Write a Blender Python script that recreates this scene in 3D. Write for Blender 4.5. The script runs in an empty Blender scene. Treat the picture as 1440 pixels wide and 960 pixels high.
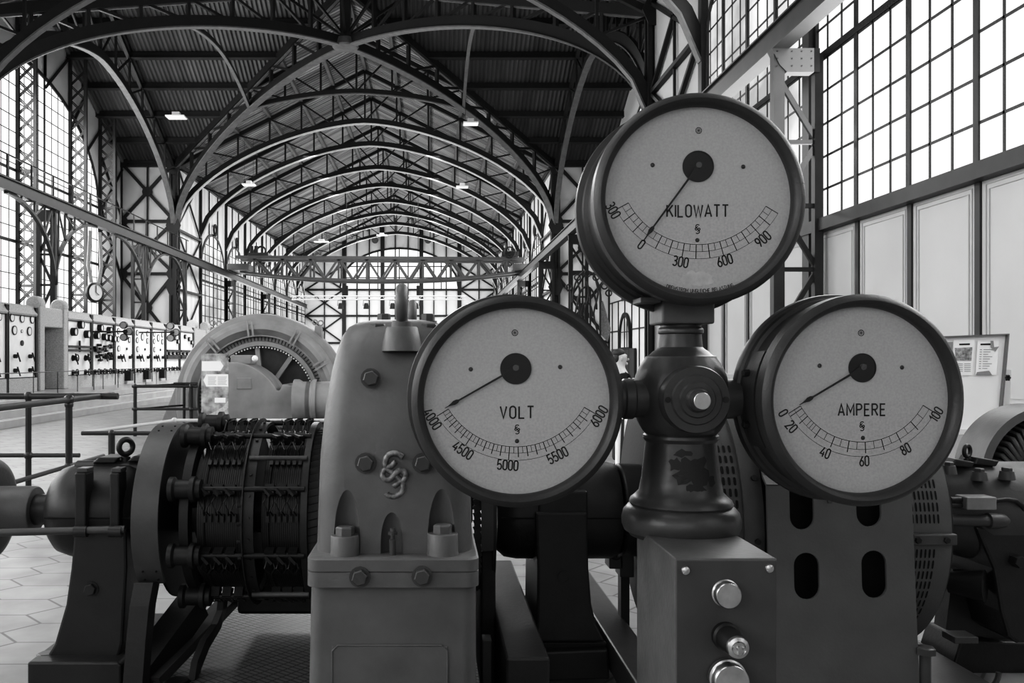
import bpy, bmesh, math, random
from mathutils import Vector, Matrix
from mathutils.geometry import tessellate_polygon
random.seed(7)
V = Vector
PI = math.pi
COL = bpy.context.scene.collection
EYE = 1.55          # camera height over the hall floor
F = 1200.0          # focal length in pixels of the 1440 wide frame
VX, VY = 608.0, 503.0

def P(px, py, Y):
    """a point of the hall at depth Y that was surveyed at (px, py)"""
    return V(((px - VX) * Y / F, Y, EYE + (VY - py) * Y / F))
def XX(px, Y): return (px - VX) * Y / F
def ZZ(py, Y): return EYE + (VY - py) * Y / F

# ------------------------------------------------------------------ materials
MATS = {}
def mat(name, g, rough=0.6, metal=0.0, noise=0.0, nscale=8.0, bump=0.0, bscale=40.0, spec=0.4):
    m = bpy.data.materials.new(name); m.use_nodes = True
    nt = m.node_tree; b = nt.nodes['Principled BSDF']
    b.inputs['Roughness'].default_value = rough
    b.inputs['Metallic'].default_value = metal
    b.inputs['Specular IOR Level'].default_value = spec
    b.inputs['Base Color'].default_value = (g, g, g, 1)
    tc = None
    if noise or bump:
        tc = nt.nodes.new('ShaderNodeTexCoord')
    if noise:
        n = nt.nodes.new('ShaderNodeTexNoise'); n.inputs['Scale'].default_value = nscale; n.inputs['Detail'].default_value = 6
        r = nt.nodes.new('ShaderNodeMapRange')
        r.inputs[1].default_value = .25; r.inputs[2].default_value = .75
        r.inputs[3].default_value = g * (1 - noise); r.inputs[4].default_value = g * (1 + noise)
        nt.links.new(tc.outputs['Object'], n.inputs['Vector'])
        nt.links.new(n.outputs['Fac'], r.inputs[0])
        nt.links.new(r.outputs[0], b.inputs['Base Color'])
    if bump:
        n2 = nt.nodes.new('ShaderNodeTexNoise'); n2.inputs['Scale'].default_value = bscale; n2.inputs['Detail'].default_value = 3
        bp = nt.nodes.new('ShaderNodeBump'); bp.inputs['Strength'].default_value = bump; bp.inputs['Distance'].default_value = .01
        nt.links.new(tc.outputs['Object'], n2.inputs['Vector'])
        nt.links.new(n2.outputs['Fac'], bp.inputs['Height']); nt.links.new(bp.outputs[0], b.inputs['Normal'])
    MATS[name] = m
    return m

steel = mat('dark_steel', .010, .55, 0, .3, 3)
steel_l = mat('lit_flange_steel', .115, .5, 0, .25, 5)  # paler steel: light from below put into the colour of the flange undersides
steel_b = mat('lit_nave_flange_steel', .62, .45, 0, .15, 5)  # far nave arches: lit undersides painted in, stronger than on the ribs
rail_r = mat('crane_rail_flange', .040, .5, 0, .2, 3)
rail_g = mat('crane_rail_paint', .017, .5, 0, .2, 3)
steel_m = mat('rail_steel', .030, .5, 0, .25, 3)
purlin_m = mat('purlin_steel', .16, .6, 0, .2, 2)
lattice_m = mat('lattice_steel', .03, .55, 0, .2, 3)
crane_m = mat('crane_paint', .065, .5, 0, .2, 2)
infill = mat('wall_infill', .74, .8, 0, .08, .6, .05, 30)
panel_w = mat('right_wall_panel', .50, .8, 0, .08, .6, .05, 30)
infill_d = mat('gable_infill', .66, .8, 0, .10, .6)
mould = mat('panel_moulding', .42, .7)
white = mat('white_enamel', .80, .5)
paper = mat('paper', .82, .8)
paperpic = mat('printed_photo', .25, .7, 0, .9, 40)
ink = mat('ink', .01, .6)
greyink = mat('faded_print', .25, .7)
iron_g = mat('grey_machine_paint', .11, .45, 0, .18, 7, .12, 60, .4)
iron_d = mat('dark_machine_paint', .019, .42, 0, .25, 9, .10, 50)
cover_m = mat('generator_cover_paint', .095, .5, 0, .12, 6, .08, 80)
iron_k = mat('black_iron', .008, .5, 0, .4, 12, .1, 60)
iron_m = mat('mid_machine_paint', .062, .42, 0, .18, 8, .08, 60)
bezel_m = mat('gauge_bezel', .033, .42, 0, .2, 10, .1, 150)
case_m = mat('gauge_case', .030, .4, 0, .25, 8)
col_m = mat('column_paint', .044, .36, 0, .25, 10, .1, 40, .5)
worn_m = mat('worn_patch', .015, .6)
box_side = mat('box_paint', .095, .42, 0, .25, 12, .08, 60)
chrome = mat('brushed_metal', .55, .3, 1.0, .2, 30)
brass = mat('spindle_metal', .10, .4, .6)
black = mat('black', .006, .5)
hole_m = mat('opening_dark', .004, .9)
dial_m = mat('dial_card', .36, .7, 0, .10, 160)
dial_w = mat('water_stain', .40, .7, 0, .16, 50)
marble = mat('white_marble', .84, .35, 0, .12, 1.5)
stone = mat('stone', .45, .8, 0, .3, 30, .2, 30)
stone_d = mat('stone_dark', .30, .8, 0, .3, 25, .2, 30)
gen_m = mat('generator_paint', .24, .55, 0, .2, 3, .1, 40)
gen_d = mat('generator_dark', .05, .6, 0, .3, 4)
rail_k = mat('handrail_black', .02, .35)
rail_w = mat('handrail_bright', .45, .4)
skin = mat('skin', .45, .6); hair_m = mat('hair', .03, .6); shirt_m = mat('black_cloth', .012, .9); trouser_m = mat('trouser_cloth', .05, .9)
alu = mat('aluminium', .75, .4, .2)
copper = mat('commutator_copper', .05, .35, .5, .5, 20)
coil_m = mat('coil_winding', .04, .5, 0, .4, 20)
boardface = mat('board_face', .78, .5, 0, .03, 3)

def emit(name, s, var=0.0, scale=.5):
    m = bpy.data.materials.new(name); m.use_nodes = True
    nt = m.node_tree; nt.nodes.clear()
    o = nt.nodes.new('ShaderNodeOutputMaterial'); e = nt.nodes.new('ShaderNodeEmission')
    e.inputs['Strength'].default_value = s
    nt.links.new(e.outputs[0], o.inputs[0])
    if var:
        tc = nt.nodes.new('ShaderNodeTexCoord'); n = nt.nodes.new('ShaderNodeTexNoise')
        n.inputs['Scale'].default_value = scale; n.inputs['Detail'].default_value = 4
        r = nt.nodes.new('ShaderNodeMapRange'); r.inputs[1].default_value = .38; r.inputs[2].default_value = .6
        r.inputs[3].default_value = 1 - var; r.inputs[4].default_value = 1.0
        c = nt.nodes.new('ShaderNodeCombineColor')
        nt.links.new(tc.outputs['Object'], n.inputs['Vector']); nt.links.new(n.outputs['Fac'], r.inputs[0])
        for k in range(3): nt.links.new(r.outputs[0], c.inputs[k])
        nt.links.new(c.outputs[0], e.inputs['Color'])
    return m
pane = emit('daylight_pane', 1.15)
pane_b = emit('daylight_pane_rear', 2.2)
pane_s = emit('daylight_pane_side', 9.0)
pane_v = emit('daylight_pane_far', 1.05, .55, .5)
pane_end = emit('daylight_pane_end', 1.15, .2, .3)
lampglow = emit('lamp_panel', 1.4)

def glass_mat():
    m = bpy.data.materials.new('gauge_glass'); m.use_nodes = True
    nt = m.node_tree; nt.nodes.clear()
    o = nt.nodes.new('ShaderNodeOutputMaterial'); mx = nt.nodes.new('ShaderNodeMixShader')
    t = nt.nodes.new('ShaderNodeBsdfTransparent'); g = nt.nodes.new('ShaderNodeBsdfGlossy')
    g.inputs['Roughness'].default_value = .03
    mx.inputs[0].default_value = .02
    nt.links.new(t.outputs[0], mx.inputs[1]); nt.links.new(g.outputs[0], mx.inputs[2]); nt.links.new(mx.outputs[0], o.inputs[0])
    return m
glass = glass_mat()

def wave_mat(name, g, axis, period, var, rough=.6, bump=.6, streak=0.0, metal=0.0):
    """corrugated or ribbed sheet: bands across AXIS"""
    m = mat(name, g, rough, metal)
    nt = m.node_tree; b = nt.nodes['Principled BSDF']
    tc = nt.nodes.new('ShaderNodeTexCoord'); sp = nt.nodes.new('ShaderNodeSeparateXYZ')
    nt.links.new(tc.outputs['Object'], sp.inputs[0])
    mu = nt.nodes.new('ShaderNodeMath'); mu.operation = 'MULTIPLY'; mu.inputs[1].default_value = 2 * PI / period
    sn = nt.nodes.new('ShaderNodeMath'); sn.operation = 'SINE'
    nt.links.new(sp.outputs['XYZ'.index(axis)], mu.inputs[0]); nt.links.new(mu.outputs[0], sn.inputs[0])
    n = nt.nodes.new('ShaderNodeTexNoise'); n.inputs['Scale'].default_value = .6; n.inputs['Detail'].default_value = 5
    mp = nt.nodes.new('ShaderNodeMapping')
    sc = [.25, .25, .25]; sc['XYZ'.index(axis)] = 4.0
    mp.inputs['Scale'].default_value = sc
    nt.links.new(tc.outputs['Object'], mp.inputs[0]); nt.links.new(mp.outputs[0], n.inputs['Vector'])
    r = nt.nodes.new('ShaderNodeMapRange'); r.inputs[1].default_value = -1; r.inputs[2].default_value = 1
    r.inputs[3].default_value = 1 - var; r.inputs[4].default_value = 1 + var
    nt.links.new(sn.outputs[0], r.inputs[0])
    r2 = nt.nodes.new('ShaderNodeMapRange'); r2.inputs[1].default_value = .3; r2.inputs[2].default_value = .7
    r2.inputs[3].default_value = g * (1 - streak); r2.inputs[4].default_value = g * (1 + streak)
    nt.links.new(n.outputs['Fac'], r2.inputs[0])
    mm = nt.nodes.new('ShaderNodeMath'); mm.operation = 'MULTIPLY'
    nt.links.new(r.outputs[0], mm.inputs[0]); nt.links.new(r2.outputs[0], mm.inputs[1])
    nt.links.new(mm.outputs[0], b.inputs['Base Color'])
    bp = nt.nodes.new('ShaderNodeBump'); bp.inputs['Strength'].default_value = bump; bp.inputs['Distance'].default_value = period * .2
    nt.links.new(sn.outputs[0], bp.inputs['Height']); nt.links.new(bp.outputs[0], b.inputs['Normal'])
    return m
deck_nave = wave_mat('roof_deck_nave', .27, 'Y', .30, .38, .55, .9, .85)  # daylight on the nave roof put into the colour as paler tone and streaks
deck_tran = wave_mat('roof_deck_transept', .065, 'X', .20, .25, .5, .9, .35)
seg_m = wave_mat('commutator_segments', .020, 'X', .0095, .6, .4, .3, .5, .3)
siding = wave_mat('wall_siding', .75, 'Y', .9, .10, .8, .25, .1)

def ribplate_mat():
    m = mat('ribbed_plate', .07, .45)
    nt = m.node_tree; b = nt.nodes['Principled BSDF']
    tc = nt.nodes.new('ShaderNodeTexCoord'); mp = nt.nodes.new('ShaderNodeMapping')
    mp.inputs['Rotation'].default_value = (0, 0, math.radians(38))
    nt.links.new(tc.outputs['Object'], mp.inputs[0])
    br = nt.nodes.new('ShaderNodeTexBrick'); br.offset = 0
    br.inputs['Scale'].default_value = 1.0
    br.inputs['Brick Width'].default_value = .06; br.inputs['Row Height'].default_value = .03; br.inputs['Mortar Size'].default_value = .004
    br.inputs['Color1'].default_value = (.13,) * 3 + (1,); br.inputs['Color2'].default_value = (.16,) * 3 + (1,); br.inputs['Mortar'].default_value = (.008,) * 3 + (1,)
    nt.links.new(mp.outputs[0], br.inputs['Vector']); nt.links.new(br.outputs['Color'], b.inputs['Base Color'])
    return m
ribplate = ribplate_mat()

def floor_mat():
    """pale elongated hexagon tiles: nearest cell of two staggered grids"""
    m = mat('hall_floor', .5, .42, spec=.5)
    nt = m.node_tree; b = nt.nodes['Principled BSDF']; L = nt.links.new
    def math_(op, a, c=None):
        n = nt.nodes.new('ShaderNodeMath'); n.operation = op
        for i, v in enumerate((a, c)):
            if v is None: continue
            if isinstance(v, (int, float)): n.inputs[i].default_value = v
            else: L(v, n.inputs[i])
        return n.outputs[0]
    tc = nt.nodes.new('ShaderNodeTexCoord'); mp = nt.nodes.new('ShaderNodeMapping')
    mp.inputs['Rotation'].default_value = (0, 0, math.radians(28)); mp.inputs['Scale'].default_value = (1.9, 3.0, 1)
    L(tc.outputs['Object'], mp.inputs[0])
    sp = nt.nodes.new('ShaderNodeSeparateXYZ'); L(mp.outputs[0], sp.inputs[0])
    S3 = math.sqrt(3)
    def cell(ox, oy):
        x = math_('SUBTRACT', math_('FRACT', math_('ADD', sp.outputs[0], 100 + ox)), .5)
        y = math_('MULTIPLY', math_('SUBTRACT', math_('FRACT', math_('ADD', math_('DIVIDE', sp.outputs[1], S3), 100 + oy)), .5), S3)
        ax = math_('ABSOLUTE', x); ay = math_('ABSOLUTE', y)
        return math_('MAXIMUM', ax, math_('ADD', math_('MULTIPLY', ax, .5), math_('MULTIPLY', ay, S3 / 2)))
    d = math_('MINIMUM', cell(0, 0), cell(.5, .5))
    r = nt.nodes.new('ShaderNodeMapRange'); L(d, r.inputs[0])
    r.inputs[1].default_value = .478; r.inputs[2].default_value = .488; r.inputs[3].default_value = 1; r.inputs[4].default_value = .30
    n = nt.nodes.new('ShaderNodeTexNoise'); n.inputs['Scale'].default_value = 3; n.inputs['Detail'].default_value = 6
    L(tc.outputs['Object'], n.inputs['Vector'])
    r2 = nt.nodes.new('ShaderNodeMapRange'); L(n.outputs['Fac'], r2.inputs[0])
    r2.inputs[1].default_value = .3; r2.inputs[2].default_value = .7; r2.inputs[3].default_value = .17; r2.inputs[4].default_value = .27
    L(math_('MULTIPLY', r.outputs[0], r2.outputs[0]), b.inputs['Base Color'])
    return m
floor_m = floor_mat()

# ------------------------------------------------------------------ geometry
def frame(axis):
    a = V(axis).normalized()
    u = a.orthogonal().normalized() if abs(a.z) < .99 and abs(a.y) < .99 and abs(a.x) < .99 else (V((1, 0, 0)) if abs(a.x) < .9 else V((0, 1, 0)))
    u = (u - a * u.dot(a)).normalized()
    return a, u, a.cross(u)

class MB:
    def __init__(s): s.v = []; s.f = []; s.m = []
    def add(s, vs, fs, mi=0):
        o = len(s.v); s.v += [V(p) for p in vs]
        s.f += [tuple(i + o for i in f) for f in fs]; s.m += [mi] * len(fs)
        return s
    def hexa(s, p, mi=0):
        return s.add(p, [(0, 3, 2, 1), (4, 5, 6, 7), (0, 1, 5, 4), (1, 2, 6, 5), (2, 3, 7, 6), (3, 0, 4, 7)], mi)
    def box(s, x0, x1, y0, y1, z0, z1, mi=0):
        return s.hexa([(x0, y0, z0), (x1, y0, z0), (x1, y1, z0), (x0, y1, z0), (x0, y0, z1), (x1, y0, z1), (x1, y1, z1), (x0, y1, z1)], mi)
    def cbox(s, c, d, mi=0):
        return s.box(c[0] - d[0] / 2, c[0] + d[0] / 2, c[1] - d[1] / 2, c[1] + d[1] / 2, c[2] - d[2] / 2, c[2] + d[2] / 2, mi)
    def bar(s, p, q, w, h=None, side=None, mi=0):
        """rectangular bar p-q: W across SIDE, H across the third direction"""
        p, q = V(p), V(q); h = w if h is None else h
        t = (q - p)
        if t.length < 1e-6: return s
        t.normalize()
        if side is None: side = V((0, 0, 1)).cross(t) if abs(t.z) < .98 else V((1, 0, 0))
        side = V(side); side = (side - t * side.dot(t)).normalized(); n = side.cross(t)
        a, b = side * w / 2, n * h / 2
        return s.hexa([p - a - b, p + a - b, p + a + b, p - a + b, q - a - b, q + a - b, q + a + b, q - a + b], mi)
    def tube(s, p, q, r, r2=None, n=12, mi=0):
        p, q = V(p), V(q); r2 = r if r2 is None else r2
        a, u, w = frame(q - p)
        vs = [p + (u * math.cos(2 * PI * k / n) + w * math.sin(2 * PI * k / n)) * r for k in range(n)]
        vs += [q + (u * math.cos(2 * PI * k / n) + w * math.sin(2 * PI * k / n)) * r2 for k in range(n)]
        fs = [(k, (k + 1) % n, (k + 1) % n + n, k + n) for k in range(n)] + [tuple(range(n - 1, -1, -1)), tuple(range(n, 2 * n))]
        return s.add(vs, fs, mi)
    def path(s, pts, r, n=8, closed=False, mi=0):
        pts = [V(p) for p in pts]; N = len(pts); rings = []; u = None
        for i, p in enumerate(pts):
            a = pts[(i + 1) % N] if closed or i < N - 1 else p
            b = pts[i - 1] if closed or i > 0 else p
            t = (a - b).normalized()
            if u is None: u = frame(t)[1]
            u = (u - t * u.dot(t)).normalized(); w = t.cross(u)
            rr = r[i] if isinstance(r, (list, tuple)) else r
            rings.append([p + (u * math.cos(2 * PI * k / n) + w * math.sin(2 * PI * k / n)) * rr for k in range(n)])
        vs = [p for rg in rings for p in rg]; fs = []
        for i in range(N if closed else N - 1):
            j = (i + 1) % N
            for k in range(n): fs.append((i * n + k, i * n + (k + 1) % n, j * n + (k + 1) % n, j * n + k))
        if not closed: fs += [tuple(range(n - 1, -1, -1)), tuple(range((N - 1) * n, N * n))]
        return s.add(vs, fs, mi)
    def lathe(s, prof, o, axis, n=48, mi=0, a0=0.0, a1=2 * PI, ref=None):
        """profile of (radius, distance along the axis)"""
        o = V(o); a, u, w = frame(axis)
        if ref is not None:
            u = V(ref); u = (u - a * u.dot(a)).normalized(); w = a.cross(u)
        full = abs(a1 - a0 - 2 * PI) < 1e-6; N = n if full else n + 1
        vs = []
        for r, t in prof:
            for k in range(N):
                an = a0 + (a1 - a0) * k / n
                vs.append(o + a * t + (u * math.cos(an) + w * math.sin(an)) * r)
        fs = []
        for i in range(len(prof) - 1):
            for k in range(n):
                k2 = (k + 1) % N
                fs.append((i * N + k, i * N + k2, (i + 1) * N + k2, (i + 1) * N + k))
        return s.add(vs, fs, mi)
    def disc(s, o, axis, r, n=32, mi=0, rz=None):
        o = V(o); a, u, w = frame(axis)
        return s.add([o + (u * math.cos(2 * PI * k / n)) * r + w * math.sin(2 * PI * k / n) * (rz or r) for k in range(n)], [tuple(range(n))], mi)
    def ring(s, o, axis, ro, ri, t, n=32, mi=0):
        return s.lathe([(ri, 0), (ro, 0), (ro, t), (ri, t), (ri, 0)], o, axis, n, mi)
    def ball(s, c, r, n=12, mi=0, sc=(1, 1, 1)):
        c = V(c); m = n // 2; prof = []
        vs = []; fs = []
        for i in range(1, m):
            ph = PI * i / m
            for k in range(n):
                vs.append(c + V((math.cos(2 * PI * k / n) * math.sin(ph) * r * sc[0], math.sin(2 * PI * k / n) * math.sin(ph) * r * sc[1], math.cos(ph) * r * sc[2])))
        for i in range(m - 2):
            for k in range(n): fs.append((i * n + k, (i + 1) * n + k, (i + 1) * n + (k + 1) % n, i * n + (k + 1) % n))
        vs += [c + V((0, 0, r * sc[2])), c - V((0, 0, r * sc[2]))]
        T, B = len(vs) - 2, len(vs) - 1
        for k in range(n): fs += [(T, k, (k + 1) % n), (B, (m - 2) * n + (k + 1) % n, (m - 2) * n + k)]
        return s.add(vs, fs, mi)
    def hexbolt(s, c, axis, r, h, mi=0, washer=0):
        c = V(c); a, u, w = frame(axis)
        if washer: s.tube(c, c + a * washer, r * 1.3, None, 16, mi); c = c + a * washer
        a1 = .26
        for rr, t0, t1, r2 in ((r, 0, h * .85, r), (r, h * .85, h, r * .86)):
            vs = [c + a * t0 + (u * math.cos(a1 + PI / 3 * k) + w * math.sin(a1 + PI / 3 * k)) * rr for k in range(6)]
            vs += [c + a * t1 + (u * math.cos(a1 + PI / 3 * k) + w * math.sin(a1 + PI / 3 * k)) * r2 for k in range(6)]
            s.add(vs, [(k, (k + 1) % 6, (k + 1) % 6 + 6, k + 6) for k in range(6)] + [tuple(range(6, 12))], mi)
        return s
    def torus(s, c, axis, R, r, n=24, m=10, a0=0.0, a1=2 * PI, mi=0):
        c = V(c); a, u, w = frame(axis); full = abs(a1 - a0 - 2 * PI) < 1e-6
        N = n if full else n + 1
        pts = [c + (u * math.cos(a0 + (a1 - a0) * k / n) + w * math.sin(a0 + (a1 - a0) * k / n)) * R for k in range(N)]
        return s.path(pts, r, m, full, mi)
    def sweep(s, pts, side, w, h, mi=0, closed=False):
        """rectangle swept along pts; SIDE is constant, W across it, H in the plane of the path"""
        pts = [V(p) for p in pts]; side = V(side).normalized(); N = len(pts); vs = []
        for i, p in enumerate(pts):
            a = pts[(i + 1) % N] if closed or i < N - 1 else p
            b = pts[i - 1] if closed or i > 0 else p
            t = (a - b).normalized(); n = side.cross(t).normalized()
            A, B = side * w / 2, n * h / 2
            vs += [p - A - B, p + A - B, p + A + B, p - A + B]
        fs = []
        for i in range(N if closed else N - 1):
            j = (i + 1) % N
            for k in range(4): fs.append((i * 4 + k, i * 4 + (k + 1) % 4, j * 4 + (k + 1) % 4, j * 4 + k))
        if not closed: fs += [(3, 2, 1, 0), tuple((N - 1) * 4 + k for k in range(4))]
        return s.add(vs, fs, mi)
    def poly(s, outer, holes, mp, mi=0):
        """flat polygon with holes; MP maps (a, b) to a point"""
        loops = [[V((p[0], p[1], 0)) for p in outer]] + [[V((p[0], p[1], 0)) for p in h] for h in holes]
        tri = tessellate_polygon(loops)
        flat = [p for l in loops for p in l]
        return s.add([mp(p.x, p.y) for p in flat], [tuple(t) for t in tri], mi)
    def prism(s, poly, mp, d, mi=0):
        """polygon (a, b) extruded by the vector D"""
        n = len(poly); A = [V(mp(*p)) for p in poly]; d = V(d)
        return s.add(A + [p + d for p in A], [tuple(range(n)), tuple(range(2 * n - 1, n - 1, -1))] + [(k, k + n, (k + 1) % n + n, (k + 1) % n) for k in range(n)], mi)
    def ribbon(s, pts, w, mp, closed=False, mi=0):
        """flat stroke of width W along 2-D pts"""
        raw = [V((p[0], p[1])) for p in pts]; pts = raw[:1]
        for p in raw[1:]:
            if (p - pts[-1]).length > w * .02: pts.append(p)
        N = len(pts)
        if N < 2: return s
        vs = []
        for i, p in enumerate(pts):
            a = pts[(i + 1) % N] if closed or i < N - 1 else None
            b = pts[i - 1] if closed or i > 0 else None
            d1 = (p - b).normalized() if b is not None and (p - b).length > 1e-9 else None
            d2 = (a - p).normalized() if a is not None and (a - p).length > 1e-9 else None
            if d1 is None: d1 = d2
            if d2 is None: d2 = d1
            n1 = V((-d1.y, d1.x)); n2 = V((-d2.y, d2.x)); n = (n1 + n2)
            n = n1 if n.length < .2 else n.normalized()
            k = min(1 / max(n.dot(n1), .35), 2.2)
            vs += [mp(*(p + n * w / 2 * k)), mp(*(p - n * w / 2 * k))]
        fs = [(2 * i, 2 * i + 1, (2 * i + 3) % (2 * N), (2 * i + 2) % (2 * N)) for i in range(N if closed else N - 1)]
        return s.add(vs, fs, mi)
    def build(s, name, mats, parent=None, smooth=None, bevel=0, label=None, cat=None, group=None, kind=None, loc=None, segs=2, recalc=True):
        me = bpy.data.meshes.new(name)
        if parent is not None: base = WL[parent.name]
        elif loc is not None: base = V(loc)
        else:
            xs = [p.x for p in s.v]; ys = [p.y for p in s.v]; zs = [p.z for p in s.v]
            base = V(((min(xs) + max(xs)) / 2, (min(ys) + max(ys)) / 2, min(zs)))
        me.from_pydata([p - base for p in s.v], [], s.f)
        for m in (mats if isinstance(mats, (list, tuple)) else [mats]): me.materials.append(m)
        me.polygons.foreach_set('material_index', s.m)
        if recalc:
            bm = bmesh.new(); bm.from_mesh(me); bmesh.ops.recalc_face_normals(bm, faces=bm.faces); bm.to_mesh(me); bm.free()
        if smooth:
            me.polygons.foreach_set('use_smooth', [True] * len(me.polygons))
            me.set_sharp_from_angle(angle=math.radians(smooth))
        me.update()
        o = bpy.data.objects.new(name, me); COL.objects.link(o)
        if bevel:
            b = o.modifiers.new('bevel', 'BEVEL'); b.width = bevel; b.segments = segs; b.limit_method = 'ANGLE'; b.angle_limit = math.radians(40)
        if parent is not None: o.parent = parent; WL[o.name] = base
        else: o.location = base; WL[o.name] = base
        tag(o, label, cat, group, kind)
        return o
WL = {}
def tag(o, label=None, cat=None, group=None, kind=None):
    if label: o['label'] = label
    if cat: o['category'] = cat
    if group: o['group'] = group
    if kind: o['kind'] = kind
    return o
def thing(name, label, cat, loc=(0, 0, 0), group=None, kind=None):
    o = bpy.data.objects.new(name, None); COL.objects.link(o); o.location = V(loc); o.empty_display_size = .2
    WL[o.name] = V(loc)
    return tag(o, label, cat, group, kind)
ORD = 'first second third fourth fifth sixth seventh eighth ninth tenth eleventh twelfth thirteenth fourteenth fifteenth sixteenth'.split()

# ------------------------------------------------------------------ stroke lettering
def arc(cx, cy, rx, ry, a0, a1, n=10):
    return [(cx + rx * math.cos(math.radians(a0 + (a1 - a0) * k / n)), cy + ry * math.sin(math.radians(a0 + (a1 - a0) * k / n))) for k in range(n + 1)]
def glyphs():
    G = {}
    oval = arc(.25, .75, .23, .25, 0, 180) + arc(.25, .25, .23, .25, 180, 360); oval.append(oval[0])
    G['O'] = (.5, [oval]); G['0'] = (.46, [[(x * .92, y) for x, y in oval]])
    G['V'] = (.5, [[(0, 1), (.25, 0), (.5, 1)]]); G['L'] = (.42, [[(0, 1), (0, 0), (.42, 0)]])
    G['T'] = (.5, [[(0, 1), (.5, 1)], [(.25, 1), (.25, 0)]]); G['I'] = (.0, [[(0, 0), (0, 1)]])
    G['K'] = (.5, [[(0, 0), (0, 1)], [(.48, 1), (0, .38)], [(.17, .6), (.5, 0)]])
    G['W'] = (.72, [[(0, 1), (.18, 0), (.36, .9), (.54, 0), (.72, 1)]])
    G['A'] = (.54, [[(0, 0), (.27, 1), (.54, 0)], [(.08, .3), (.46, .3)]])
    G['M'] = (.62, [[(0, 0), (0, 1), (.31, .3), (.62, 1), (.62, 0)]])
    G['P'] = (.48, [[(0, 0), (0, 1), (.26, 1)] + arc(.26, .76, .21, .24, 90, -90) + [(0, .52)]])
    G['R'] = (.5, [[(0, 0), (0, 1), (.26, 1)] + arc(.26, .76, .21, .24, 90, -90) + [(0, .52)], [(.22, .52), (.5, 0)]])
    G['E'] = (.44, [[(.44, 1), (0, 1), (0, 0), (.44, 0)], [(0, .52), (.38, .52)]])
    G['D'] = (.5, [[(0, 0), (0, 1), (.22, 1)] + arc(.22, .72, .28, .28, 90, 0) + arc(.22, .28, .28, .28, 0, -90) + [(0, 0)]])
    G['H'] = (.5, [[(0, 0), (0, 1)], [(.5, 0), (.5, 1)], [(0, .52), (.5, .52)]])
    G['S'] = (.48, [arc(.25, .76, .21, .24, 25, 250) + arc(.25, .26, .22, .26, 80, -155)])
    G['U'] = (.5, [[(0, 1), (0, .25)] + arc(.25, .25, .25, .25, 180, 360) + [(.5, 1)]])
    G['N'] = (.52, [[(0, 0), (0, 1), (.52, 0), (.52, 1)]])
    G['C'] = (.48, [arc(.25, .75, .23, .25, 15, 180) + arc(.25, .25, .23, .25, 180, 345)])
    G['G'] = (.5, [arc(.25, .75, .23, .25, 15, 180) + arc(.25, .25, .23, .25, 180, 360) + [(.48, .48), (.28, .48)]])
    G['B'] = (.5, [[(0, 0), (0, 1), (.24, 1)] + arc(.24, .77, .2, .23, 90, -90) + [(0, .54)], [(.24, .54)] + arc(.24, .27, .25, .27, 90, -90) + [(0, 0)]])
    G['2'] = (.46, [arc(.23, .76, .21, .24, 165, -25) + [(0, 0), (.46, 0)]])
    G['3'] = (.46, [arc(.22, .76, .2, .24, 150, -90) + arc(.22, .27, .23, .26, 90, -150)])
    G['4'] = (.48, [[(.3, 1), (0, .28), (.48, .28)], [(.36, .55), (.36, 0)]])
    G['5'] = (.46, [[(.42, 1), (.06, 1), (.02, .5)] + arc(.22, .3, .23, .3, 120, -155)])
    G['6'] = (.46, [[(.36, 1), (.06, .45)] + arc(.23, .28, .22, .28, 165, 525)])
    G['8'] = (.46, [arc(.23, .76, .18, .23, -90, 270), arc(.23, .27, .22, .27, 90, 450)])
    G['9'] = (.46, [arc(.23, .72, .22, .28, -15, 345) + [(.42, .58), (.14, 0)]])
    G['1'] = (.25, [[(0, .78), (.18, 1), (.18, 0)]])
    G[' '] = (.3, [])
    return G
GL = glyphs()
def text_w(t, gap=.2): return sum(GL[c][0] + gap for c in t) - gap
def text(mb, t, cx, cy, h, mp, rot=0.0, gap=.2, wk=.11, sx=1.0, mi=0):
    """centred stroke lettering; ROT in radians"""
    W = text_w(t, gap); x = -W / 2; c, s_ = math.cos(rot), math.sin(rot)
    for ch in t:
        w, strokes = GL[ch]
        for st in strokes:
            pts = []
            for a, b in st:
                X, Y = (x + a) * h * sx, (b - .5) * h
                pts.append((cx + X * c - Y * s_, cy + X * s_ + Y * c))
            cl = len(pts) > 2 and (V(pts[0]) - V(pts[-1])).length < 1e-6
            mb.ribbon(pts[:-1] if cl else pts, h * wk, mp, cl, mi)
        x += w + gap
    return mb
MONO_V = [(635, 215), (580, 175), (510, 160), (440, 190), (405, 250), (400, 330), (440, 390), (520, 450), (590, 510), (635, 570), (640, 650), (600, 710), (520, 745), (440, 730), (415, 700)]
MONO_H = [(540, 270), (480, 330), (400, 370), (365, 430), (375, 490), (430, 520), (490, 490), (540, 430), (600, 390), (660, 410), (680, 460), (650, 520), (580, 560), (510, 610)]
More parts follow.
